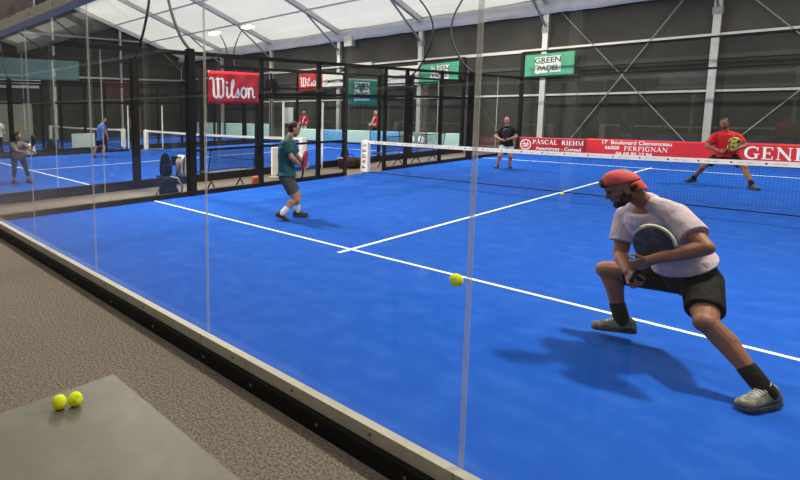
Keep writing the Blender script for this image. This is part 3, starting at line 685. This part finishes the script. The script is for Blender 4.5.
def hand(m, wr, hd, palm_n, thumb_dir, curl, s=1.0, spread=1.0):
    """palm and five bent fingers from the wrist along wr->hd; palm_n points out of the palm"""
    wr, hd = V(wr), V(hd); d = nrm(hd - wr); pn = V(palm_n); pn = nrm(pn - d * pn.dot(d)); td = nrm(V(thumb_dir) - d * V(thumb_dir).dot(d)); sd = d.cross(pn)
    if sd.dot(td) < 0: sd = -sd
    k0 = wr + d * .085 * s
    for o_ in (-.028, -.010, .010, .028): m.cap2(wr + sd * o_ * .75 * s + d * .012 * s, .0135 * s, k0 + sd * o_ * s, .0115 * s, 8)
    for o_, L, r in ((.030, .070, .0083), (.010, .080, .0087), (-.011, .074, .0083), (-.031, .058, .0074)):
        p = k0 + sd * o_ * 1.02 * s * spread; a = 0; seg = (.45, .30, .25)
        for q in range(3):
            a += curl * (.75, 1.15, .8)[q]; dd = nrm(d * math.cos(a) + pn * math.sin(a) + sd * o_ * .8 * spread); e = p + dd * L * seg[q] * s
            m.cap2(p, r * (1 - .08 * q) * s, e, r * (1 - .08 * (q + 1)) * s, 8); p = e
    p = wr + d * .028 * s + sd * .026 * s; a0 = nrm(d * .62 + sd * .7 + pn * .3); e = p + a0 * .040 * s; m.cap2(p, .0125 * s, e, .0108 * s, 8)
    a1 = nrm(d * .78 + sd * .2 + pn * (.35 + .4 * curl)); e2 = e + a1 * .030 * s; m.cap2(e, .0105 * s, e2, .0095 * s, 8)
    a2 = nrm(d * .7 - sd * .1 + pn * (.4 + .5 * curl)); m.cap2(e2, .0095 * s, e2 + a2 * .022 * s, .0078 * s, 8)

def person(label, j, face, cfg, grp=None, vox=.007):
    """one continuous skin body (head, hands, limbs) and clothing as its parts"""
    J = rig(j); s = cfg.get('s', 1.0); g0 = (J['ankL'] + J['ankR']) / 2
    root = thing('person', (g0.x, g0.y, 0), label, 'person', grp)
    F = nrm(face); hc = J['head']; L_ = nrm(V((0, 0, 1)).cross(F)); U = F.cross(L_)
    if 'roll' in cfg: q = Quaternion(F, cfg['roll']); L_, U = q @ L_, q @ U
    hs = cfg.get('heads', .97) * s
    def hp(f, l, u): return hc + (F * f + L_ * l + U * u) * hs
    def he(m, f, l, u, rf, rl, ru, seg=16): m.ell(hp(f, l, u), (F * rf * hs, L_ * rl * hs, U * ru * hs), seg, 12)
    m = MB()
    # trunk
    bk = cfg.get('bulk', 1.0); lb = s * cfg.get('legb', bk); ab = s * bk
    m.loft(torso_secs(J, 0, -.12, 1, s * bk))
    for S in 'LR':
        sh, el, wr, hi, kn, an, to = (J[k + S] for k in ('sh', 'el', 'wr', 'hip', 'knee', 'ank', 'toe'))
        m.ball(sh, .060 * ab, 14, 10); m.cap2(lerp(sh, J['neck'], .55), .052 * ab, sh, .058 * ab)
        m.cap2(sh, .056 * ab, el, .041 * ab); m.cap2(lerp(sh, el, .35), .052 * ab, lerp(sh, el, .7), .046 * ab)
        m.cap2(el, .041 * ab, lerp(el, wr, .35), .044 * ab); m.cap2(lerp(el, wr, .3), .044 * ab, wr, .028 * ab)
        pn = V(cfg.get('palm' + S, J['fc'] * .3 - V((0, 0, 1)) * .2 + (J['lc'] if S == 'R' else -J['lc']))); td = V(cfg.get('thumb' + S, J['fc'] * .6 + V((0, 0, 1)) * .8))
        hand(m, wr, J['hd' + S], pn, td, cfg.get('curl' + S, .75), s * (1 + (bk - 1) * .3))
        # legs
        m.cap2(hi, .092 * lb, lerp(hi, kn, .45), .080 * lb); m.cap2(lerp(hi, kn, .4), .081 * lb, kn, .057 * lb)
        dk = nrm(an - kn); toe = to - an; toe.z = 0; tdir = nrm(toe)
        fk = nrm(tdir - dk * tdir.dot(dk))
        m.ball(kn + fk * .012 * s, .056 * lb, 12, 8)
        m.cap2(kn, .053 * lb, lerp(kn, an, .32) - fk * .018 * s, .058 * lb); m.cap2(lerp(kn, an, .28) - fk * .018 * s, .057 * lb, lerp(kn, an, .68), .042 * lb); m.cap2(lerp(kn, an, .6), .043 * lb, an, .036 * lb)
        m.cap2(an - V((0, 0, .02)), .032 * s, lerp(an, to, .7) + V((0, 0, .022)) * s, .015 * s)
    # neck and head
    m.cap2(J['neck'] - J['up'] * .02, .062 * s, hp(-.025, 0, -.055), .056 * s)
    he(m, -.012, 0, .022, .098, .077, .098, 24); he(m, .030, 0, -.045, .062, .060, .072); he(m, .052, 0, -.083, .036, .040, .030); he(m, .075, 0, -.098, .020, .024, .018)
    he(m, .070, 0, .022, .026, .055, .018)                                              # brow
    for sg in (-1, 1):
        he(m, .058, sg * .038, -.025, .028, .024, .020)                                 # cheek
        he(m, -.012, sg * .077, -.012, .022, .010, .034); he(m, -.004, sg * .078, -.036, .012, .009, .013)    # ear
        he(m, .012, sg * .052, -.07, .038, .014, .030)                                  # jaw
    m.cap2(hp(.086, 0, .006), .010 * hs, hp(.108, 0, -.030), .0125 * hs); he(m, .102, .011, -.034, .012, .009, .008); he(m, .102, -.011, -.034, .012, .009, .008)
    he(m, .083, 0, -.062, .014, .024, .009)
    body = m.build('body', cfg['skin'], root, None, True, remesh(vox, 3))
    for sg in (-1, 1):
        m = MB(); he(m, .0865, sg * .032, .0, .0085, .0135, .0065, 12); m.build('eye', M['eye'], body, None, True)
        m = MB(); m.tube([hp(.091, sg * .016, .018), hp(.094, sg * .032, .024), hp(.084, sg * .05, .018)], [.0035, .0045, .003], 6); m.build('eyebrow', M['hair'], body, None, True)
    m = MB(); m.tube([hp(.090, -.024, -.063), hp(.0985, -.008, -.061), hp(.0985, .008, -.061), hp(.090, .024, -.063)], [.003, .0055, .0055, .003], 6); m.build('lips', M['lip'], body, None, True)
    hr = cfg.get('hair')
    if hr:
        m = MB(); he(m, -.024, 0, .034, .098, .083, .097, 20); he(m, -.045, 0, -.02, .066, .078, .075)
        if hr == 'long': he(m, -.07, 0, -.09, .05, .07, .11)
        m.build('hair', cfg.get('hairm', M['hair']), root, None, True, remesh(max(vox, .006), 2))
    if cfg.get('beard'):
        m = MB(); he(m, .050, 0, -.088, .042, .047, .036); he(m, .076, 0, -.098, .026, .032, .024); he(m, .086, 0, -.050, .013, .026, .006)
        for sg in (-1, 1): he(m, .014, sg * .055, -.065, .040, .015, .036); he(m, .002, sg * .066, -.03, .014, .010, .03)
        m.build('beard', M['beard'], root, None, True, remesh(max(vox * .8, .005), 2))
    # shirt
    m = MB(); k = cfg.get('loose', 1.0); hem = cfg.get('hem', -.02)
    secs = torso_secs(J, .020 * k, hem, .95, s * bk); secs[0] = (secs[0][0], secs[0][1] * (1.04 + .05 * k), secs[0][2] * (1.05 + .08 * k)); m.loft(secs, 28)
    m.cap2(J['neck'] - J['up'] * .05, .088 * s * bk, J['neck'] - J['up'] * .012, .072 * s * bk)
    for S in 'LR':
        sh, el, wr = J['sh' + S], J['el' + S], J['wr' + S]; f = cfg.get('sleeve', .62)
        m.cap2(J['neck'] - J['up'] * .03, .062 * ab, sh, .070 * ab)
        m.cap2(lerp(sh, J['neck'], .62), .062 * ab, sh, .073 * ab)
        if f <= 1: m.cone(lerp(sh, el, -.05), .073 * ab, lerp(sh, el, f), .067 * ab + .008 * k)
        else: m.cap2(sh, .072 * ab, el, .058 * ab); m.cone(el, .056 * ab, lerp(el, wr, .9), .042 * ab)
    shirt = m.build('shirt', cfg['shirt'], root, None, True, remesh(max(vox, .007), 3))
    # shorts
    m = MB(); m.loft(torso_secs(J, .016, -.12, .36, s * bk), 24)
    for S in 'LR':
        hi, kn = J['hip' + S], J['knee' + S]; f = cfg.get('leg', .62)
        if f <= 1: m.cone(lerp(hi, kn, -.12), .102 * lb, lerp(hi, kn, f), .086 * lb + .006)
        else: m.cap2(hi, .1 * lb, kn, .068 * lb); m.cone(kn, .068 * lb, lerp(kn, J['ank' + S], f - 1), .054 * lb)
    m.build('shorts' if cfg.get('leg', .62) <= 1 else 'trousers', cfg['shorts'], root, None, True, remesh(max(vox, .008), 3))
    # socks and shoes
    for S in 'LR':
        kn, an, to = J['knee' + S], J['ank' + S], J['toe' + S]
        if cfg.get('sock'):
            h = cfg.get('sockh', .34); MB().cap2(lerp(an, kn, h), .047 * lb, an - V((0, 0, .01)), .046 * lb).build('sock', cfg['sock'], root, None, True)
        d = to - an; flat = V((d.x, d.y, 0)); L = .155 * s; fd = nrm(flat)
        pitch = cfg.get('pitch' + S)
        if pitch is None: pitch = 0
        fdir = nrm(fd * math.cos(pitch) + V((0, 0, 1)) * math.sin(pitch)); sd = V((0, 0, 1)).cross(fd); ud = fdir.cross(sd)
        if ud.z < 0: ud = -ud
        base = an - ud * (.085 * s); m = MB(); so = MB()
        prof = ((-.088, .022, .050, 0), (-.082, .037, .085, 0), (-.055, .045, .118, 0), (-.01, .047, .120, 0), (.035, .048, .112, 0), (.08, .051, .088, 0), (.125, .054, .070, 0), (.165, .050, .060, 0), (.192, .038, .050, 0), (.205, .020, .036, 0))
        rings = []
        for f_, w, h, z0 in prof:
            c = base + fdir * f_ * s; ring = []
            for q in range(14):
                a = 2 * PI * q / 14; x = math.cos(a); y = math.sin(a)
                yy = (h * (.5 + .5 * y) if y > 0 else h * .5 * (1 + y)); yy = min(yy, h)
                ring.append(m.b.verts.new(c + sd * (x * w * s * (1 if y < .3 else .85)) + ud * (max(yy, .012) * s)))
            rings.append(ring)
        m.skin(rings); shoe = m.build('shoe', cfg['shoe'], root, None, True)
        rings = []
        for z in (0, .022):
            rings.append([so.b.verts.new(base + (fdir * f_ + sd * w * 1.08) * s + ud * (z - .002) * s) for f_, w, h, z0 in prof] + [so.b.verts.new(base + (fdir * f_ - sd * w * 1.08) * s + ud * (z - .002) * s) for f_, w, h, z0 in reversed(prof)])
        so.skin(rings); so.build('sole', cfg.get('solem', M['sole']), shoe)
        if cfg.get('laces'):
            lm = MB()
            for q in range(5):
                f_ = .028 + .017 * q; hh = .112 - .0085 * q
                lm.tube([base + (fdir * f_ + sd * w_ ) * s + ud * (hh + .004 - abs(w_) * .35) * s for w_ in (-.028, -.012, .004, .02, .03)], .0035, 6)
            lm.tube([base + (fdir * (.02 - .03 * math.sin(a)) + sd * .022 * math.cos(a)) * s + ud * (.125 + .018 * math.sin(a)) * s for a in [x * PI / 8 for x in range(9)]], .003, 6)
            lm.build('laces', M['lace'], shoe, None, True)
    return root, J, hp, he, F, L_, U, hs

def racket(label, butt, centre, normal, face_m, grp=None, edge=None, rs=1.0):
    b_, c = V(butt), V(centre); a = nrm(c - b_); n = V(normal); n = nrm(n - a * n.dot(a)); x = a.cross(n)
    t = thing('padel_racket', tuple(b_), label, 'racket', grp)
    m = MB(); rings = []; N = 36
    for z, k in ((-.019, .90), (-.015, .97), (-.008, 1), (.008, 1), (.015, .97), (.019, .90)):
        rings.append([m.b.verts.new(c + (x * math.cos(2 * PI * q / N) * .128 * rs + a * (math.sin(2 * PI * q / N) * rs * (.130 if math.sin(2 * PI * q / N) > 0 else .145))) * k + n * z) for q in range(N)])
    m.skin(rings)
    m.build('racket_head', face_m, t, None, True)
    for sg in (-1, 1):
        h = MB(); h.tube([c - a * .12 + x * sg * .055, c - a * .165 + x * sg * .032, c - a * .205 + x * sg * .012], [.013, .013, .014], 8); h.build('throat', face_m, t, None, True)
    hb = MB(); hb.tube([c - a * .19, c - a * .21, c - a * .30, c - a * .335], [.014, .016, .0165, .019], 10); hb.build('handle', M['grip'], t, None, True)
    if edge:
        e = MB(); e.tube([c + (x * math.cos(q) * .131 + a * math.sin(q) * .133) * rs for q in [PI * .15 + PI * .7 * i / 14 for i in range(15)]], .011, 8); e.build('edge_guard', edge, t, None, True)
    m = MB()
    for i in range(-3, 4):
        for k in range(-3, 4):
            if i * i + k * k < 11:
                for sg in (-1, 1):
                    p = c + x * i * .026 + a * k * .026 + n * sg * .0186; m.cone(p, .0055, p + n * sg * .0008, .0055, 8)
    m.build('hole_pattern', M['inkd'], t)
    return t

# the foreground player
FG = dict(head=(8.115, 2.10, 1.255), neck=(8.235, 2.24, 1.145), shL=(8.415, 2.13, 1.095), shR=(8.095, 2.37, 1.0), elL=(8.610, 1.97, .935), wrL=(8.355, 1.90, .815), hdL=(8.285, 1.905, .765),
          elR=(8.09, 2.29, .725), wrR=(8.195, 2.09, .655), hdR=(8.228, 2.03, .612), hipL=(8.55, 2.38, .60), hipR=(8.42, 2.535, .565), kneeL=(8.630, 2.07, .430), ankL=(8.940, 2.03, .105), toeL=(8.875, 1.90, .02),
          kneeR=(7.955, 2.50, .535), ankR=(8.085, 2.50, .155), toeR=(7.90, 2.46, .0))
fgf = nrm(V((-.90, -.36, -.55)))
root, J, hp, he, F, L_, U, hs = person('player in pale mauve shirt and backward coral cap lunging in the foreground', FG, fgf,
    dict(s=1.0, bulk=1.14, legb=1.17, heads=1.04, skin=M['skin'], shirt=M['mauve'], shorts=M['blackcloth'], sock=M['blackcloth'], sockh=.30, collar=True, shoe=M['shoeg'], solem=M['sole'], laces=True, beard=True, loose=1.45, hem=.215, leg=.74, sleeve=.66,
         curlL=.8, curlR=.95, palmL=(-.2, .9, .2), palmR=(.6, .5, -.2), thumbL=(0, 0, 1), thumbR=(.1, .2, 1), pitchR=-.10), None, .0045)
# cap worn backward: dome, band, brim at the nape, dark tuft in the front opening
m = MB(); rings = []
for i in range(9):
    a = i / 8 * PI / 2; rr, hh = math.cos(a), math.sin(a)
    rings.append([m.b.verts.new(hp(-.012 + .105 * rr * math.cos(2 * PI * q / 28), .086 * rr * math.sin(2 * PI * q / 28), .030 + .024 * math.cos(2 * PI * q / 28) * rr + .090 * hh)) for q in range(28)])
m.skin(rings, False); m.b.faces.new(rings[-1])
cap = m.build('cap', M['pinkcap'], root, None, True, solid(.004))
m = MB(); rings = []
for i in range(5):
    r_ = i / 4; rings.append([m.b.verts.new(hp(-.012 - (.101 + .012 * r_) * math.cos(q), .086 * math.sin(q) * (1 - .15 * r_), .012 - .090 * r_ * math.cos(q) ** .6)) for q in [(-PI / 2 + .3) + (PI - .6) * k / 12 for k in range(13)]])
m.skin(rings, False, False); m.build('brim', M['pinkcap'], cap, None, True, solid(.005))
m = MB(); he(m, .090, 0, .062, .020, .045, .028); he(m, .082, 0, .085, .02, .03, .018); m.build('hair', M['hair'], root, None, True, remesh(.005, 1))
m = MB(); he(m, -.05, 0, -.012, .055, .080, .05); m.build('nape_hair', M['hair'], root, None, True)
racket('dark padel racket held in front of the mauve shirt', (8.235, 2.02, .625), (8.352, 1.95, .915), (.12, -.80, .58), M['racketd'], None, M['gripw'], .93)

GREEN = dict(head=(3.031, 4.01, 1.503), neck=(2.981, 3.92, 1.346), shR=(3.088, 3.766, 1.266), shL=(2.894, 4.067, 1.252), elR=(3.209, 3.762, 1.043), wrR=(3.262, 3.871, .941), hdR=(3.293, 3.932, .89), elL=(2.944, 4.164, 1.018), wrL=(3.112, 4.161, .919), hdL=(3.151, 4.168, .87), hipR=(3.075, 3.78, .67), hipL=(2.954, 3.927, .66), kneeR=(3.222, 3.871, .34), ankR=(3.119, 3.626, .122), toeR=(3.206, 3.713, .023), kneeL=(3.056, 4.066, .36), ankL=(3.061, 4.063, .10), toeL=(3.132, 4.186, .0))
person('player in dark teal shirt and charcoal shorts stepping beside the left cage', GREEN, nrm(V((.66, .74, -.10))),
    dict(s=.93, bulk=1.12, heads=1.02, skin=M['skinl'], shirt=M['tealcloth'], shorts=M['greycloth'], sock=M['whitecloth'], sockh=.36, shoe=M['shoed'], hair='short', loose=1.5, hem=.06, leg=.7, sleeve=.72, curlR=1.0, pitchR=-.45), None, .007)
racket('red padel racket held by the player in teal', (3.29, 3.94, .76), (3.30, 3.99, 1.03), (.85, .45, .1), M['racketr'], None, None, .9)
BLACK = dict(head=(2.042, 14.211, 1.433), neck=(2.06, 14.194, 1.232), shR=(1.93, 14.086, 1.163), shL=(2.18, 14.312, 1.16), elR=(1.858, 13.882, .957), elL=(2.31, 14.283, .952), wrR=(2.081, 13.789, .87), wrL=(2.247, 13.95, .897), hdR=(2.15, 13.764, .858), hdL=(2.208, 13.869, .886), hipR=(2.022, 14.109, .665), hipL=(2.145, 14.24, .663), kneeR=(2.03, 13.87, .39), kneeL=(2.27, 14.06, .37), ankR=(1.941, 13.948, .095), ankL=(2.188, 14.194, .09), toeR=(1.965, 13.75, .02), toeL=(2.281, 14.04, .02))
person('bald player in black shirt and pale shorts waiting beyond the net', BLACK, nrm(V((.45, -.88, -.1))),
    dict(s=.95, bulk=1.1, skin=M['skinl'], shirt=M['blackcloth'], shorts=M['palecloth'], shoe=M['shoer'], beard=True, loose=1.2, leg=.75, sleeve=.66), None, .009)
racket('dark brown padel racket held by the bald player in black', (2.18, 13.79, .84), (2.235, 13.76, 1.08), (.45, -.88, .1), M['racketb'])
RED = dict(head=(6.973, 13.962, 1.425), neck=(7.002, 14.041, 1.229), shR=(6.823, 13.993, 1.125), shL=(7.193, 14.066, 1.135), elR=(6.737, 13.865, .893), elL=(7.338, 14.027, .922), wrR=(6.951, 13.775, .799), wrL=(7.205, 13.824, .838), hdR=(7.042, 13.728, .795), hdL=(7.144, 13.757, .838), hipR=(6.936, 14.046, .672), hipL=(7.135, 14.022, .677), kneeR=(6.673, 13.984, .411), ankR=(6.464, 14.256, .094), toeR=(6.331, 14.102, .02), kneeL=(7.405, 13.836, .436), ankL=(7.568, 13.60, .10), toeL=(7.672, 13.493, .019))
person('bearded player in bright red shirt in a wide stance beyond the net', RED, nrm(V((.02, -.99, -.1))),
    dict(s=.95, bulk=1.1, heads=1.02, skin=M['skin'], shirt=M['redcloth'], shorts=M['blackcloth'], shoe=M['shoed'], sock=M['blackcloth'], sockh=.2, hair='short', beard=True, loose=1.3, leg=.74, sleeve=.7), None, .008)
racket('yellow and black padel racket held by the player in red', (7.08, 13.72, .80), (7.215, 13.66, 1.02), (.25, -.9, .5), M['rackety'], None, None, .85)
GREY = dict(head=(-4.472, 1.816, 1.207), neck=(-4.60, 1.832, 1.062), shR=(-4.587, 1.688, .986), shL=(-4.463, 1.979, .98), elR=(-4.344, 1.744, .838), wrR=(-4.126, 1.839, .818), hdR=(-4.05, 1.908, .83), elL=(-4.27, 2.024, .861), wrL=(-4.07, 2.048, .821), hdL=(-4.017, 2.065, .809), hipR=(-4.713, 1.77, .645), hipL=(-4.62, 1.937, .644), kneeR=(-4.498, 1.69, .359), ankR=(-4.599, 1.697, .085), toeR=(-4.39, 1.704, .0), kneeL=(-4.395, 1.951, .364), ankL=(-4.481, 2.027, .087), toeL=(-4.34, 2.084, .0))
person('dark haired player in grey top bending forward on the middle court', GREY, nrm(V((.85, .4, -.35))),
    dict(s=.86, skin=M['skinl'], shirt=M['greyshirt'], shorts=M['blackcloth'], shoe=M['shoer'], hair='long', leg=1.6, sleeve=.6), None, .009)
racket('dark maroon padel racket held by the player bending forward', (-4.02, 1.98, .82), (-3.94, 2.0, 1.12), (.2, -.95, .1), M['racketb'])
BLUE = dict(head=(-10.102, 6.835, 1.489), neck=(-10.125, 6.776, 1.314), shR=(-9.95, 6.75, 1.24), shL=(-10.306, 6.728, 1.233), elR=(-9.855, 6.768, 1.009), wrR=(-9.864, 6.842, .79), elL=(-10.387, 6.682, .986), wrL=(-10.401, 6.787, .763), hipR=(-10.025, 6.689, .675), hipL=(-10.207, 6.642, .667), kneeR=(-9.92, 6.709, .368), ankR=(-9.938, 6.678, .085), toeR=(-9.857, 6.762, 0), kneeL=(-10.282, 6.529, .353), ankL=(-10.308, 6.446, .085), toeL=(-10.239, 6.516, 0))
person('player in royal blue shirt standing on the middle court', BLUE, nrm(V((.5, .85, -.1))),
    dict(s=.92, skin=M['skinl'], shirt=M['bluecloth'], shorts=M['blackcloth'], shoe=M['shoed'], hair='short', leg=.6), None, .011)
def standing(label, x, y, az, cfg, h=1.75, arm=.25):
    """upright figure facing azimuth az (radians from +y)"""
    f = V((math.sin(az), math.cos(az), 0)); l = V((-f.y, f.x, 0)) * 1.0; l = V((0, 0, 1)).cross(f); k = h / 1.75
    Q = lambda a, b, c: tuple(V((x, y, 0)) + (f * a + l * b) * k + V((0, 0, c * k)))
    j = dict(head=Q(.03, 0, 1.63), neck=Q(0, 0, 1.46), shL=Q(0, .185, 1.39), shR=Q(0, -.185, 1.39), elL=Q(.03, .25, 1.12), elR=Q(.03, -.25, 1.12), wrL=Q(.22, .14 + arm * .2, 1.02), wrR=Q(.22, -.14 - arm * .2, 1.02),
             hipL=Q(0, .09, .90), hipR=Q(0, -.09, .90), kneeL=Q(.03, .11, .49), kneeR=Q(.0, -.11, .49), ankL=Q(0, .12, .085), ankR=Q(-.03, -.12, .085), toeL=Q(.15, .15, 0), toeR=Q(.12, -.15, 0))
    res = person(label, j, nrm(f + V((0, 0, -.05))), cfg, None, .012)
    if cfg.get('trim'):                     # pale facing down the front of the jacket and at the cuffs
        MB().tube([V(Q(.10, .10, 1.44)), V(Q(.165, .03, 1.30)), V(Q(.185, -.02, 1.12)), V(Q(.17, -.04, .95))], .035 * k, 8).build('jacket_trim', M['whitecloth'], res[0], None, True)
        for e, w_ in (('elL', 'wrL'), ('elR', 'wrR')): MB().cap2(lerp(j[e], j[w_], .75), .058, lerp(j[e], j[w_], .92), .056).build('cuff', M['whitecloth'], res[0], None, True)
    return res
standing('figure in red jacket with white trim standing behind the middle court', -12.45, 20.7, PI * .85, dict(s=1, skin=M['skinl'], shirt=M['redcloth'], shorts=M['whitecloth'], shoe=M['shoed'], hair='short', hairm=M['whitecloth'], leg=1.7, sleeve=1.5, trim=True), 1.72)
standing('figure in red jacket and dark trousers standing left of the net post', -7.4, 20.7, PI * 1.1, dict(s=1, skin=M['skinl'], shirt=M['redcloth'], shorts=M['blackcloth'], shoe=M['shoed'], hair='short', hairm=M['whitecloth'], leg=1.8, sleeve=1.5, trim=True), 1.72)
standing('figure in white top standing at the far left edge', -13.2, 3.7, PI * .5, dict(s=1, skin=M['skinl'], shirt=M['whitecloth'], shorts=M['blackcloth'], shoe=M['shoed'], hair='short', leg=1.8), 1.6)
standing('figure in brown top standing on the farthest court', -15.9, 11.2, PI * .7, dict(s=1, skin=M['skind'], shirt=mat('brown_top_cloth', (.22, .09, .045), .8, noise=(7, (.26, .11, .06), .4, .7)), shorts=M['blackcloth'], shoe=M['shoed'], hair='short', leg=1.8), 1.72)

# ------------------------------------------------------------------ things in the corridor
def bench(x, y0, y1, label):
    t = thing('wire_bench', (x, (y0 + y1) / 2, FZ), label, 'bench', 'wire benches')
    yc = (y0 + y1) / 2
    m = MB(); m.b.faces.new([m.b.verts.new(p) for p in ((x - .28, y0, .36), (x + .18, y0, .36), (x + .18, y1, .36), (x - .28, y1, .36))]); m.build('seat', M['benchseat'], t)
    m = MB(); m.b.faces.new([m.b.verts.new(p) for p in ((x + .20, y0, .40), (x + .20, y1, .40), (x + .30, y1, .92), (x + .30, y0, .92))]); m.build('backrest', M['benchmesh'], t)
    fr = MB(); fr.tube([(x - .28, y0, .36), (x - .28, y1, .36), (x + .19, y1, .36), (x + .30, y1, .92), (x + .30, y0, .92), (x + .19, y0, .36), (x - .28, y0, .36)], .014, 8); fr.build('frame', M['black'], t)
    for y in (y0 + .25, y1 - .25):
        MB().tube([(x - .02, y, .36), (x - .04, y, .12), (x - .22, y, FZ + .01)], .018, 8).build('leg', M['black'], t)
        MB().tube([(x - .04, y, .14), (x + .18, y, FZ + .01)], .018, 8).build('leg', M['black'], t)
bench(-.75, 4.85, 6.25, 'black wire bench in the corridor below the red banner')
bench(-1.1, 12.2, 13.6, 'black wire bench behind the net post')
bench(-1.1, 14.2, 15.8, 'black wire bench farthest along the corridor')
def bag(c, size, m, label, cat='bag', strap=True, name='backpack'):
    t = thing(name, (c[0], c[1], FZ if c[2] is None else c[2]), label, cat); z0 = FZ if c[2] is None else c[2]
    b = MB(); secs = []
    for q, kx, ky in ((0, .80, .80), (.08, .98, .98), (.35, 1.03, 1.05), (.65, .95, .95), (.88, .74, .72), (1, .4, .4)):
        secs.append(((c[0], c[1], z0 + size[2] * q), (size[0] / 2 * kx, 0, 0), (0, size[1] / 2 * ky, 0)))
    b.loft(secs, 18); body = b.build('bag_body', m, t, None, True)
    b = MB(); b.rbox((c[0] + size[0] * .48, c[1], z0 + size[2] * .3), (size[0] * .25, size[1] * .7, size[2] * .4), .02); b.build('front_pocket', m, t, None, True)
    if strap:
        b = MB(); b.tube([(c[0] + .02, c[1] + size[1] * .1, z0 + size[2] * .98), (c[0] + .1, c[1] + size[1] * .42, z0 + size[2] * .93), (c[0] + .17, c[1] + size[1] * .62, z0 + size[2] * .55), (c[0] + .1, c[1] + size[1] * .62, z0 + size[2] * .1)], .022, 8); b.build('strap', M['strap'], t, None, True)
    b = MB(); b.tube([(c[0], c[1] - .05, z0 + size[2] * .97), (c[0], c[1], z0 + size[2] * 1.08), (c[0], c[1] + .05, z0 + size[2] * .97)], .01, 6); b.build('handle', m, t, None, True)
    return t
bag((-.55, 3.75, None), (.30, .42, .50), M['navy'], 'navy bag with grey strap standing on the corridor floor')
# folding chair carrying the second bag and a towel
cx, cy = -.98, 4.02
t = thing('folding_chair', (cx, cy, FZ), 'black folding chair in the corridor under a bag and towel', 'chair')
MB().rbox((cx, cy, .33), (.42, .42, .03), .01).build('seat', M['black'], t); MB().rbox((cx, cy + .24, .66), (.40, .03, .22), .01).build('backrest', M['black'], t)
for sx in (-.2, .2):
    MB().tube([(cx + sx, cy + .26, .78), (cx + sx, cy + .1, .33), (cx + sx, cy - .22, FZ)], .013, 8).build('leg', M['black'], t)
    MB().tube([(cx + sx, cy - .18, .33), (cx + sx, cy + .26, FZ)], .013, 8).build('leg', M['black'], t)
bag((cx - .02, cy - .05, .346), (.26, .26, .50), M['navy'], 'navy bag sitting on the black folding chair', strap=False)
m = MB(); rings = []
for i in range(13):
    s = i / 12; rings.append([m.b.verts.new((cx + .02 + .26 * (k / 8), cy + .275 + .018 * math.sin(k * 1.7) + (.03 if s > .5 else -.07) * 1.0 * min(1, abs(s - .5) * 8), .80 - abs(s - .5) * (.9 + .1 * math.sin(k)))) for k in range(9)])
m.skin(rings, False, False); o = m.build('towel', M['towel'], None, (cx + .15, cy + .27, .4), True, solid(.012)); tag(o, 'beige towel draped over the folding chair back', 'towel')
# duffel bag and upright bag by the net post
dx, dy = -1.70, 11.45
t = thing('duffel_bag', (dx, dy, FZ), 'dark maroon duffel bag lying left of the net post', 'bag')
b = MB(); ax = nrm(V((.66, .75, 0))); bx = V((-ax.y, ax.x, 0))
b.loft([(V((dx, dy, FZ + .19)) + ax * q, bx * .2 * k, V((0, 0, .185)) * k) for q, k in ((-.36, .55), (-.34, .9), (-.24, 1), (.0, 1.02), (.24, 1), (.34, .9), (.36, .55))], 18); b.build('bag_body', M['maroon'], t, None, True)
b = MB(); b.tube([V((dx, dy, FZ + .37)) + ax * q + V((0, 0, z)) for q, z in ((-.15, 0), (-.1, .09), (.1, .09), (.15, 0))], .014, 6); b.build('handle', M['black'], t, None, True)
b = MB(); b.rbox(V((dx, dy, FZ + .34)) - ax * .30, (.22, .12, .05), .02); b.build('end_flap', M['strap'], t)
bag((-2.12, 11.72, None), (.28, .28, .66), M['blackcloth'] if False else M['navy'], 'tall dark bag standing behind the maroon duffel bag', strap=False)
# dark bags on the corridor beyond the middle court sign
bag((-13.3, 5.9, None), (.45, .5, .75), M['navy'], 'dark bag on the floor behind the middle court left side', strap=False)
bag((-13.6, 5.05, None), (.4, .5, .6), mat('salmon_bag_cloth', (.45, .17, .12), .8, noise=(12, (.3, .1, .12), .4, .7)), 'salmon coloured bag at the far side of the middle court', strap=False)
bag((-13.1, 4.95, None), (.36, .36, .62), M['whitecloth'], 'white bag beside the salmon bag', strap=False)
t = thing('display_board', (-1.6, 8.0, FZ), 'slim white display board standing behind the player in teal', 'board')
MB().rbox((-1.6, 8.0, .36), (.05, .30, .80), .01).build('board', M['white'], t); MB().rbox((-1.6, 8.0, FZ + .02), (.3, .32, .04), .01).build('foot', M['alud'], t)
t = MB(); t.loft([((-.35, 6.12, FZ + z), (r, 0, 0), (0, r, 0)) for z, r in ((0, .075), (.02, .085), (.28, .085), (.31, .07), (.33, .045))], 20)
o = t.build('canister', M['orange'], None, (-.35, 6.12, FZ), True); tag(o, 'orange canister on the corridor floor by the black post', 'canister')
t = MB(); t.loft([((-.30, 5.25, FZ + z), (r, 0, 0), (0, r, 0)) for z, r in ((0, .03), (.1, .042), (.105, .045))], 16)
o = t.build('paper_cup', M['cup'], None, (-.30, 5.25, FZ), True); tag(o, 'small white paper cup on the corridor floor near the orange canister', 'cup')

# ------------------------------------------------------------------ light
w = bpy.data.worlds.new('overcast_sky'); scn.world = w; w.use_nodes = True
w.node_tree.nodes['Background'].inputs['Color'].default_value = (1.0, .96, .88, 1); w.node_tree.nodes['Background'].inputs['Strength'].default_value = 1.85
scn.view_settings.view_transform = 'Standard'; scn.view_settings.look = 'None'; scn.view_settings.gamma = 1; scn.view_settings.exposure = 0
scn.view_settings.use_curve_mapping = False
scn.cycles.max_bounces = 8; scn.cycles.transparent_max_bounces = 40; scn.cycles.sample_clamp_indirect = 6
